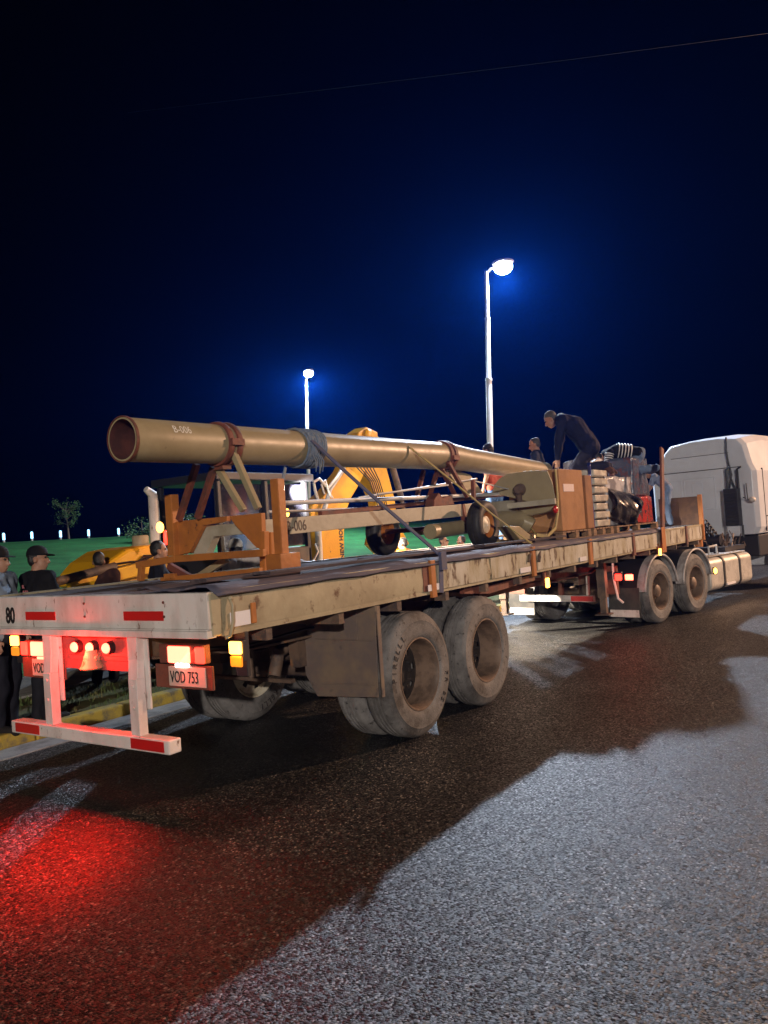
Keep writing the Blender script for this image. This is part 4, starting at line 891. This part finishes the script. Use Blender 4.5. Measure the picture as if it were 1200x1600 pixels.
# ------------------------------------------------------------------ bollards, trees, wire and board on the lawn side
for i, u in enumerate((6, 50, 95, 139, 186)):
    p = px(u, 842, Y=32.3); z = lawn_z(p.x, p.y); t = thing('bollard_light', 'small glowing blue bollard light on the lawn crest', 'bollard light', (p.x, p.y, z-.02), 'blue bollard lights on the lawn crest')
    t['label'] = ('glowing blue bollard above the man at the left edge', 'glowing blue bollard straight above the capped man', 'glowing blue bollard just left of the sapling', 'glowing blue bollard just right of the sapling', 'glowing blue bollard beside the dark bush by the exhaust pipe')[i]
    MB().tube([(p.x, p.y, z-.05), (p.x, p.y, z+.12)], .05, 10).build('post', m_galv, t, smooth=True)
    MB().lathe([(.058, .12), (.06, .38), (.05, .43), (.0, .45)], (p.x, p.y, z), (0, 0, 1), n=12).build('lamp_glass', m_boll_on, t, smooth=True)
def tree(name, base, h, cr, label, leaves, ls, stems=3, seed=1, low=.35):
    r = random.Random(seed); t = thing(name, label, 'tree', base, None); base = Vector(base)
    m = MB(); top = base+Vector((r.uniform(-.1, .1)*h, 0, h*.8)); m.tube([base-Vector((0, 0, .1)), base.lerp(top, .5)+Vector((.03, .02, 0)), top], [.030*h**.8, .022*h**.8, .006], 8)
    tips = []
    for k in range(stems*4):
        f = low+.6*r.random()*.9; a = r.uniform(0, 6.28); o = base.lerp(top, min(.98, f)); e = o+Vector((math.cos(a)*cr*r.uniform(.5, 1), math.sin(a)*cr*r.uniform(.5, 1), h*r.uniform(.08, .28))); m.tube([o, o.lerp(e, .5)+Vector((0, 0, .03*h)), e], [.010*h**.8, .007*h**.8, .003], 5); tips += [e, o.lerp(e, .6)]
    m.build('trunk', m_bark, t, smooth=True)
    g_ = MB(); tips.append(top)
    for k in range(leaves):
        c = r.choice(tips)+Vector((r.gauss(0, .16*cr), r.gauss(0, .16*cr), r.gauss(0, .13*cr))); s = ls*r.uniform(.6, 1.3)
        x = Vector((r.gauss(0, 1), r.gauss(0, 1), r.gauss(0, 1))).normalized(); y = x.orthogonal().normalized()
        g_.bm.faces.new([g_.bm.verts.new(c+x*s), g_.bm.verts.new(c+y*s*.5), g_.bm.verts.new(c-x*s), g_.bm.verts.new(c-y*s*.5)])
    g_.build('crown', m_leaf, t, solid=0); return t
p = px(108, 842, Y=33.0); tree('sapling', (p.x, p.y, lawn_z(p.x, p.y)), 2.1, .62, 'slender young tree standing alone on the lawn crest', 900, .055, 4, 3)
p = px(222, 842, Y=26.0); tree('bush', (p.x, p.y, lawn_z(p.x, p.y)), 1.3, .75, 'low dark bush left of the white exhaust pipe', 1400, .05, 5, 5, .1)
p = px(292, 850, Y=17.0); tree('young_tree', (p.x, p.y, lawn_z(p.x, p.y)), 2.2, .65, 'leafy green tree directly behind the orange frame', 1500, .055, 5, 8, .25)
tag(MB().tube([px(200, 176, d=24), px(500, 141, d=22), px(900, 92, d=20), px(1290, 40, d=18)], .005, 6).build('overhead_wire', m_cab_dark, smooth='all'), 'thin dark wire crossing high in the night sky', 'wire')
# red and white board on the far side, seen under the trailer
p0, p1 = px(822, 918, Y=3.95), px(846, 916, Y=3.95); zb = px(835, 958, Y=3.95).z
bd = MB().box((p0.x, 3.93, .12), (p1.x+.1, 3.97, p0.z+.12)).build('roadside_board', m_white_paint, bevel=.006); tag(bd, 'white roadside board with a red stripe seen under the trailer', 'board')
MB().box((p0.x+.004, 3.926, px(830, 942, Y=3.92).z), (p1.x+.096, 3.9295, px(830, 930, Y=3.92).z)).build('stripe', m_red_reflect, bd)
# ------------------------------------------------------------------ people
def remeshed(mb, name, mat, parent, vox, rough=0.0, seed=0, smooth_it=3):
    me = bpy.data.meshes.new(name); mb.bm.to_mesh(me); mb.bm.free()
    o = bpy.data.objects.new(name, me)
    md = o.modifiers.new('r', 'REMESH'); md.mode = 'VOXEL'; md.voxel_size = vox
    ms = o.modifiers.new('s', 'SMOOTH'); ms.iterations = smooth_it; ms.factor = .5
    me2 = evaluated(o)
    me2.name = name
    if rough:
        nr = [v.normal.copy() for v in me2.vertices]
        for v, nn in zip(me2.vertices, nr):
            v.co += nn*rough*(noise.noise(v.co*9+Vector((seed, 0, 0)))+.5*noise.noise(v.co*Vector((1, 1, .5))*19+Vector((0, seed, 0))))
    return link(name, me2, mat, parent, smooth='all')
STAND = dict(pel=(0, 0, .95), che=(0, 0, 1.27), nek=(-.01, 0, 1.47), hed=(.02, 0, 1.61), shL=(0, .185, 1.42), shR=(0, -.185, 1.42), elL=(-.02, .235, 1.13), elR=(-.02, -.235, 1.13), wrL=(.08, .23, .89), wrR=(.08, -.23, .89), hiL=(0, .09, .93), hiR=(0, -.09, .93), knL=(.03, .10, .50), knR=(.03, -.10, .50), anL=(-.02, .10, .085), anR=(-.02, -.10, .085))
def person(label, loc, heading, pose=None, h=1.74, shirt=(.02, .02, .025), trousers=(.02, .022, .03), hair='short', skin=None, sleeves='short', vox=.0115, look=(1, 0, 0), fold=1.0, extra=None, shoes=(.02, .018, .018), group=None, bulk=1.0):
    P = dict(STAND); P.update(pose or {}); k = h/1.74
    Rz = Matrix.Rotation(heading, 4, 'Z'); base = Vector(loc)
    J = {n: base + Rz.to_3x3() @ (Vector(v)*k) for n, v in P.items()}
    R3 = Rz.to_3x3(); skin = skin or m_skin
    root = thing('person', label, 'person', base, group)
    # head frame
    fw = (R3 @ Vector(look)).normalized(); up = (J['hed']-J['nek']).normalized()
    up = (up - fw*up.dot(fw)); up = up.normalized() if up.length > .2 else Vector((0, 0, 1)); lf = up.cross(fw).normalized()
    HR = Matrix((fw, lf, up)).transposed(); H = J['hed']
    hp = lambda x, y, z: H + HR @ (Vector((x, y, z))*k)
    b = MB()
    b.ball(hp(-.012, 0, .035), Vector((.094, .073, .088))*k, HR); b.ball(hp(.022, 0, -.035), Vector((.066, .056, .082))*k, HR); b.ball(hp(.045, 0, -.085), Vector((.034, .036, .03))*k, HR, 8)
    b.caps(hp(.085, 0, .005), hp(.103, 0, -.033), .010*k, .016*k, 8); b.ball(hp(.078, 0, -.068), Vector((.016, .024, .009))*k, HR, 8); b.ball(hp(.074, 0, .028), Vector((.014, .045, .012))*k, HR, 8)
    for s in (1, -1): b.ball(hp(-.01, s*.074, -.015), Vector((.020, .010, .032))*k, HR, 8)
    b.caps(J['nek'], hp(-.012, 0, -.055), .060*k, .052*k)
    sp = J['che']-J['pel']; lat = (J['shL']-J['shR']).normalized()
    def torso(m, g):
        g = g*bulk if g else 0
        for s in (1, -1):
            hi, sh = (J['hiL'], J['shL']) if s > 0 else (J['hiR'], J['shR'])
            c = J['che']+lat*s*.075*k; w_ = J['pel'].lerp(J['che'], .45)+lat*s*.065*k
            m.caps(hi+sp*.05, w_, (.105+g)*k, (.095+g)*k, 14); m.caps(w_, c, (.095+g)*k, (.112+g)*k, 14)
            m.caps(c, sh.lerp(J['nek'], .35)-(J['nek']-J['che'])*.12, (.112+g)*k, (.068+g)*k, 14); m.caps(J['nek']-(J['nek']-J['che'])*.12, sh, (.062+g)*k, (.058+g)*k, 12)
        m.caps(J['pel'], J['che'], (.105+g)*k, (.115+g)*k, 14); m.caps(J['che'], J['nek']-(J['nek']-J['che'])*.15, (.115+g)*k, (.062+g)*k, 14)
    torso(b, 0)
    for s in 'LR':
        b.caps(J['sh'+s], J['el'+s], .054*k, .041*k); b.caps(J['el'+s], J['wr'+s], .043*k, .028*k)
        b.caps(J['hi'+s], J['kn'+s], .084*k, .055*k); mid = J['kn'+s].lerp(J['an'+s], .3); b.caps(J['kn'+s], mid, .054*k, .056*k); b.caps(mid, J['an'+s], .056*k, .037*k)
        toe = (J.get('to'+s) or (J['an'+s] + R3 @ Vector((.16, 0, -.05))*k)); b.caps(J['an'+s]-Vector((0, 0, .035))*k, toe, .040*k, .030*k)
        # hand: palm, four unequal curled fingers and a thumb
        d = (J['wr'+s]-J['el'+s]).normalized(); sd = d.cross(R3 @ Vector((0, 1, 0))); sd = sd.normalized() if sd.length > .2 else Vector((0, 0, 1)); pn = d.cross(sd).normalized()
        pc = J['wr'+s]+d*.05*k; b.ball(pc, Vector((.026, .040, .052))*k, Matrix((pn, sd, d)).transposed(), 8)
        for i, (off, ln) in enumerate(((.030, .066), (.011, .078), (-.010, .072), (-.030, .055))):
            q0 = J['wr'+s]+d*.088*k+sd*off*k; q1 = q0+(d*.8+pn*.35).normalized()*ln*.5*k; q2 = q1+(d*.35+pn*.9).normalized()*ln*.5*k
            b.caps(q0, q1, .0105*k, .0095*k, 6); b.caps(q1, q2, .0095*k, .0085*k, 6)
        t0 = J['wr'+s]+d*.03*k+sd*.032*k; t1 = t0+(d*.6+sd*.7).normalized()*.038*k; b.caps(t0, t1, .013*k, .011*k, 6); b.caps(t1, t1+(d*.8+pn*.4).normalized()*.03*k, .011*k, .009*k, 6)
    body = remeshed(b, 'body', skin, root, vox, smooth_it=2)
    for s in (1, -1): MB().ball(hp(.079, s*.031, .012), .0105*k, n=6).build('eye', m_eye, root, smooth='all')
    c = MB(); torso(c, .020)
    if sleeves:
        for s in 'LR':
            if sleeves == 'short': c.caps(J['sh'+s], J['sh'+s].lerp(J['el'+s], .72), .068*k, .062*k, 12)
            else: c.caps(J['sh'+s], J['el'+s], .072*k, .058*k, 12); c.caps(J['el'+s], J['el'+s].lerp(J['wr'+s], .92), .058*k, .043*k, 12)
    sname = 'shirt_%d_%d_%d' % tuple(int(x*1000) for x in shirt)
    sh_ = remeshed(c, 'shirt', cloth(sname, shirt), root, vox*1.05, .016*fold, len(label))
    c = MB(); c.caps(J['hiL'], J['hiR'], .124*k, .124*k, 14); c.caps(J['pel'], J['pel']+sp*.1, .122*k, .118*k, 14)
    for s in 'LR':
        c.caps(J['hi'+s], J['kn'+s], .108*k, .078*k, 14); c.caps(J['kn'+s], J['an'+s]-Vector((0, 0, .01)), .078*k, .066*k, 14)
    tname = 'trousers_%d_%d_%d' % tuple(int(x*1000) for x in trousers)
    remeshed(c, 'trousers', cloth(tname, trousers), root, vox*1.05, .016*fold, len(label)+7)
    for s in 'LR':
        c = MB(); toe = (J.get('to'+s) or (J['an'+s] + R3 @ Vector((.17, 0, -.05))*k)); c.caps(J['an'+s]-Vector((0, 0, .03))*k, toe, .052*k, .042*k, 10); remeshed(c, 'shoe', cloth('shoe_%d' % int(shoes[0]*1000), shoes), root, vox)
    if hair in ('short', 'grey', 'cap', 'palecap'):
        c = MB(); c.ball(hp(-.022, 0, .046), Vector((.090, .077, .083))*k, HR, 14); c.ball(hp(-.050, 0, .0), Vector((.058, .068, .070))*k, HR, 12)
        remeshed(c, 'hair', m_hair_grey if hair == 'grey' else m_hair, root, vox*.9, .010, 3, 2)
    if 'cap' in (hair or ''):
        cm = cloth('cap_pale', (.55, .53, .5)) if hair == 'palecap' else cloth('cap_black', (.010, .010, .012))
        c = MB(); c.lathe([(.098, .030), (.103, .045), (.102, .075), (.090, .108), (.062, .132), (.03, .143), (.0, .145)], (0, 0, 0), (0, 0, 1), n=28)
        for v in c.bm.verts: v.co.y *= .83
        c.prism([Vector((.070+.105*math.cos(a), .068*math.sin(a), .040-.012*math.cos(a))) for a in [rad(-90+i*15) for i in range(13)]], (0, 0, .006))
        for v in c.bm.verts: v.co = hp(v.co.x-.012, v.co.y, v.co.z+.002)
        c.build('cap', cm, root, smooth=True, solid=0)
    if extra: extra(root, J, hp, R3, k)
    return root
RA = math.atan2(CR.y, CR.x)                      # heading that looks toward the picture's right
def at_head(u, v, **kw): return px(u, v, **kw)
# man in black cap by the tail, looking along the load
def cap_man_text(root, J, hp, R3, k):
    o = J['che'] + R3 @ Vector((-.158, .085, .07)); o2 = o-Vector((0, 0, .065))
    pink = M('faded_print', (.42, .14, .16), .8)
    x = R3 @ Vector((0, -1, 0)); n = 0
    me = text_mesh('B.', .05, basis(o+x*.06, x, (0, 0, 1)), .004); link('lettering', me, pink, root)
    me = text_mesh('A.AIP', .065, basis(o2, x, (0, 0, 1)), .004); link('lettering', me, pink, root)
hp_ = px(57, 872, d=8.0)
person('man in black cap and black T shirt with faded print, behind the trailer tail', (hp_.x, hp_.y, .10), RA+1.0, dict(elL=(.05, .25, 1.16), wrL=(.28, .16, 1.06), elR=(.06, -.24, 1.14), wrR=(.30, -.12, 1.10)), 1.74, (.010, .010, .012), (.015, .016, .022), 'cap', look=(.62, -.78, .03), vox=.009, extra=cap_man_text)
hp_ = px(-6, 862, d=7.6)
person('man in a pale blue shirt and dark cap cut off by the left edge', (hp_.x, hp_.y, .10), RA-.1, None, 1.76, (.25, .30, .38), (.015, .016, .025), 'cap', look=(1, 0, -.05))
hp_ = px(154, 876, d=10.0)
person('person in dark brown clothes seen from behind before the yellow hood', (hp_.x, hp_.y, .10), RA+1.9, dict(hed=(.05, 0, 1.60), wrL=(.32, .1, 1.15), elL=(.12, .25, 1.18)), 1.66, (.035, .016, .016), (.02, .016, .018), 'short', skin=m_skin_dark, sleeves='long')
def band(root, J, hp, R3, k):
    c = J['pel'].lerp(J['che'], .78)
    m = MB(); m.lathe([(.168, -.02), (.170, 0), (.168, .02)], c, (0, 0, 1), n=28); m.build('reflective_band', m_white_reflect, root, smooth=True, solid=0)
hp_ = px(246, 858, d=9.9)
person('dark haired man in a black jacket with a white band, left of the orange frame', (hp_.x, hp_.y, .10), RA+.3, None, 1.74, (.012, .013, .022), (.015, .015, .02), 'short', extra=band)
hp_ = px(376, 853, d=9.4)
person('man in a pale cap and pale shirt seen through the orange frame', (hp_.x, hp_.y, .11), RA+2.2, dict(che=(.05, 0, 1.25), nek=(.1, 0, 1.43), hed=(.15, 0, 1.56)), 1.72, (.50, .44, .42), (.05, .05, .06), 'palecap')
hp_ = px(630, 848, Y=3.85)
person('worker in an orange vest behind the dark far wheel', (hp_.x, hp_.y, .13), RA+2.6, None, 1.50, (.75, .28, .03), (.03, .03, .05), 'short')
def shades(root, J, hp, R3, k):
    m = MB()
    for s in (1, -1): m.ball(hp(.088, s*.032, .014), (.014, .026, .018), n=8)
    m.build('sunglasses', m_black_paint, root, smooth='all')
hp_ = px(692, 848, Y=3.85)
person('man in a white shirt and sunglasses raising both forearms beyond the deck', (hp_.x, hp_.y, .13), RA-.15, dict(elL=(.22, .22, 1.30), wrL=(.34, .06, 1.50), elR=(.24, -.2, 1.28), wrR=(.36, -.02, 1.47)), 1.46, (.62, .60, .60), (.03, .03, .05), 'short', look=(1, -.15, .1), extra=shades)
hp_ = px(722, 845, Y=3.95)
person('person in a dark blue shirt beside the man with sunglasses', (hp_.x, hp_.y, .13), RA+2.9, dict(elL=(.15, .22, 1.2), wrL=(.3, .1, 1.42)), 1.44, (.03, .05, .12), (.03, .03, .05), 'short')
hp_ = px(769, 712, Y=2.15)
person('worker in a coral red shirt on the deck behind the auger tube', (hp_.x, hp_.y, D), RA+2.4, dict(hed=(.08, 0, 1.58), nek=(.03, 0, 1.46)), 1.62, (.50, .11, .08), (.05, .10, .22), 'short', look=(1, 0, -.5))
hp_ = px(838, 706, Y=1.55)
person('short haired man in a dark blue shirt standing on the deck behind the carton', (hp_.x, hp_.y, D), RA+2.75, None, 1.62, (.02, .028, .06), (.03, .035, .06), 'grey', look=(1, .1, -.25))
# kneeling worker bent over the large carton
kn = dict(knL=(.05, .12, .08), knR=(-.02, -.12, .08), anL=(-.40, .12, .10), anR=(-.44, -.10, .09), toL=(-.47, .13, .0), toR=(-.52, -.1, -.01), hiL=(-.20, .09, .36), hiR=(-.20, -.09, .36), pel=(-.20, 0, .38), che=(.0, 0, .70), nek=(.20, 0, .83), hed=(.33, 0, .84), shL=(.16, .18, .78), shR=(.16, -.18, .78), elL=(.24, .22, .50), elR=(.24, -.22, .49), wrL=(.27, .15, .24), wrR=(.29, -.17, .22))
def patch(root, J, hp, R3, k):
    m = MB(); m.ball(J['shR'].lerp(J['elR'], .3)+R3 @ Vector((0, -.066, 0)), (.03, .014, .045), n=8); m.build('sleeve_patch', M('orange_patch', (.6, .2, .12), .8), root, smooth='all')
    m = MB(); m.lathe([(.078, -.03), (.082, .0), (.07, .025)], J['nek'], (J['hed']-J['nek']), n=20); m.build('collar', cloth('collar_pink', (.35, .16, .2)), root, smooth=True)
kb_ = px(903, 738, Y=.92)
person('worker in navy coveralls kneeling on top of the carton and leaning over it', (kb_.x, kb_.y, 2.42), RA+math.pi-.25, kn, 1.86, (.014, .017, .042), (.028, .028, .05), 'grey', sleeves='long', look=(1, 0, -.55), extra=patch, bulk=2.2, shoes=(.10, .05, .04), vox=.009)
# worker in a striped shirt bent right over the wrapped goods
def stripes(root, J, hp, R3, k):
    m = MB()
    for s in 'LR':
        for f in (.1, .25, .4, .55, .68):
            c = J['sh'+s].lerp(J['el'+s], f); m.lathe([(.074-.004*f, -.011), (.080-.004*f, 0), (.074-.004*f, .011)], c, J['el'+s]-J['sh'+s], n=18)
    for f in (.15, .3, .45, .6, .75):
        c = J['pel'].lerp(J['che'], .25+f*1.05)
        for q in (1, -1): m.lathe([(.143, -.009), (.150, 0), (.143, .009)], c+(J['shL']-J['shR']).normalized()*.075*q, J['che']-J['pel'], n=20)
    m.build('shirt_stripes', m_white_paint, root, smooth=True)
bent = dict(che=(.26, 0, 1.13), nek=(.46, 0, 1.16), hed=(.58, 0, 1.10), shL=(.42, .19, 1.16), shR=(.42, -.19, 1.16), elL=(.48, .24, .92), elR=(.50, -.25, .90), wrL=(.52, .18, .70), wrR=(.54, -.2, .66))
crawl = dict(kn, pel=(-.12, 0, .36), hiL=(-.12, .09, .35), hiR=(-.12, -.09, .35), che=(.20, 0, .42), nek=(.42, 0, .40), hed=(.54, 0, .32), shL=(.37, .19, .40), shR=(.37, -.19, .40), elL=(.43, .24, .15), elR=(.44, -.24, .14), wrL=(.47, .2, -.07), wrR=(.48, -.2, -.09))
sb = px(986, 734, Y=.58)
person('worker in a black shirt with white stripes bent over the film wrapped goods', (sb.x, .58, 2.40), RA+math.pi-.1, crawl, 1.74, (.012, .012, .015), (.16, .22, .34), 'short', look=(.5, 0, -.8), extra=stripes)
jb = px(1047, 822, Y=.55)
person('worker in light blue trousers and cap bending beside the tall stake', (jb.x, jb.y, D), RA+math.pi-.4, dict(bent, che=(.16, 0, 1.15), nek=(.30, 0, 1.26), hed=(.38, 0, 1.33), shL=(.26, .18, 1.24), shR=(.26, -.18, 1.24), elL=(.38, .2, 1.0), elR=(.38, -.2, 1.0), wrL=(.5, .15, .85), wrR=(.5, -.15, .85)), 1.36, (.20, .24, .34), (.20, .29, .46), 'cap', look=(1, 0, -.1))
lg = px(797, 956, Y=4.2)
person('man in dark trousers whose legs show beneath the trailer', (lg.x, 4.2, .11), RA+2, None, 1.74, (.03, .035, .06), (.018, .02, .035), 'short')
bpy.data.scenes.remove(TMP)
# ------------------------------------------------------------------ damp night air that glows round the lamps
hz = MB().box((-60, -50, -1.2), (120, 75, 16)).build('haze', None, org=(0, 0, 0)); tag(hz, 'faint blue night haze around the street lamps', 'haze', kind='stuff')
mh = bpy.data.materials.new('haze'); mh.use_nodes = True; n_ = mh.node_tree.nodes; n_.clear()
o_ = n_.new('ShaderNodeOutputMaterial'); pv = n_.new('ShaderNodeVolumePrincipled')
pv.inputs['Color'].default_value = (.012, .15, 1.0, 1); pv.inputs['Density'].default_value = .00050; pv.inputs['Anisotropy'].default_value = .72
mh.node_tree.links.new(pv.outputs[0], o_.inputs['Volume']); hz.data.materials.append(mh); mh.cycles.homogeneous_volume = True if hasattr(mh, 'cycles') and hasattr(mh.cycles, 'homogeneous_volume') else True
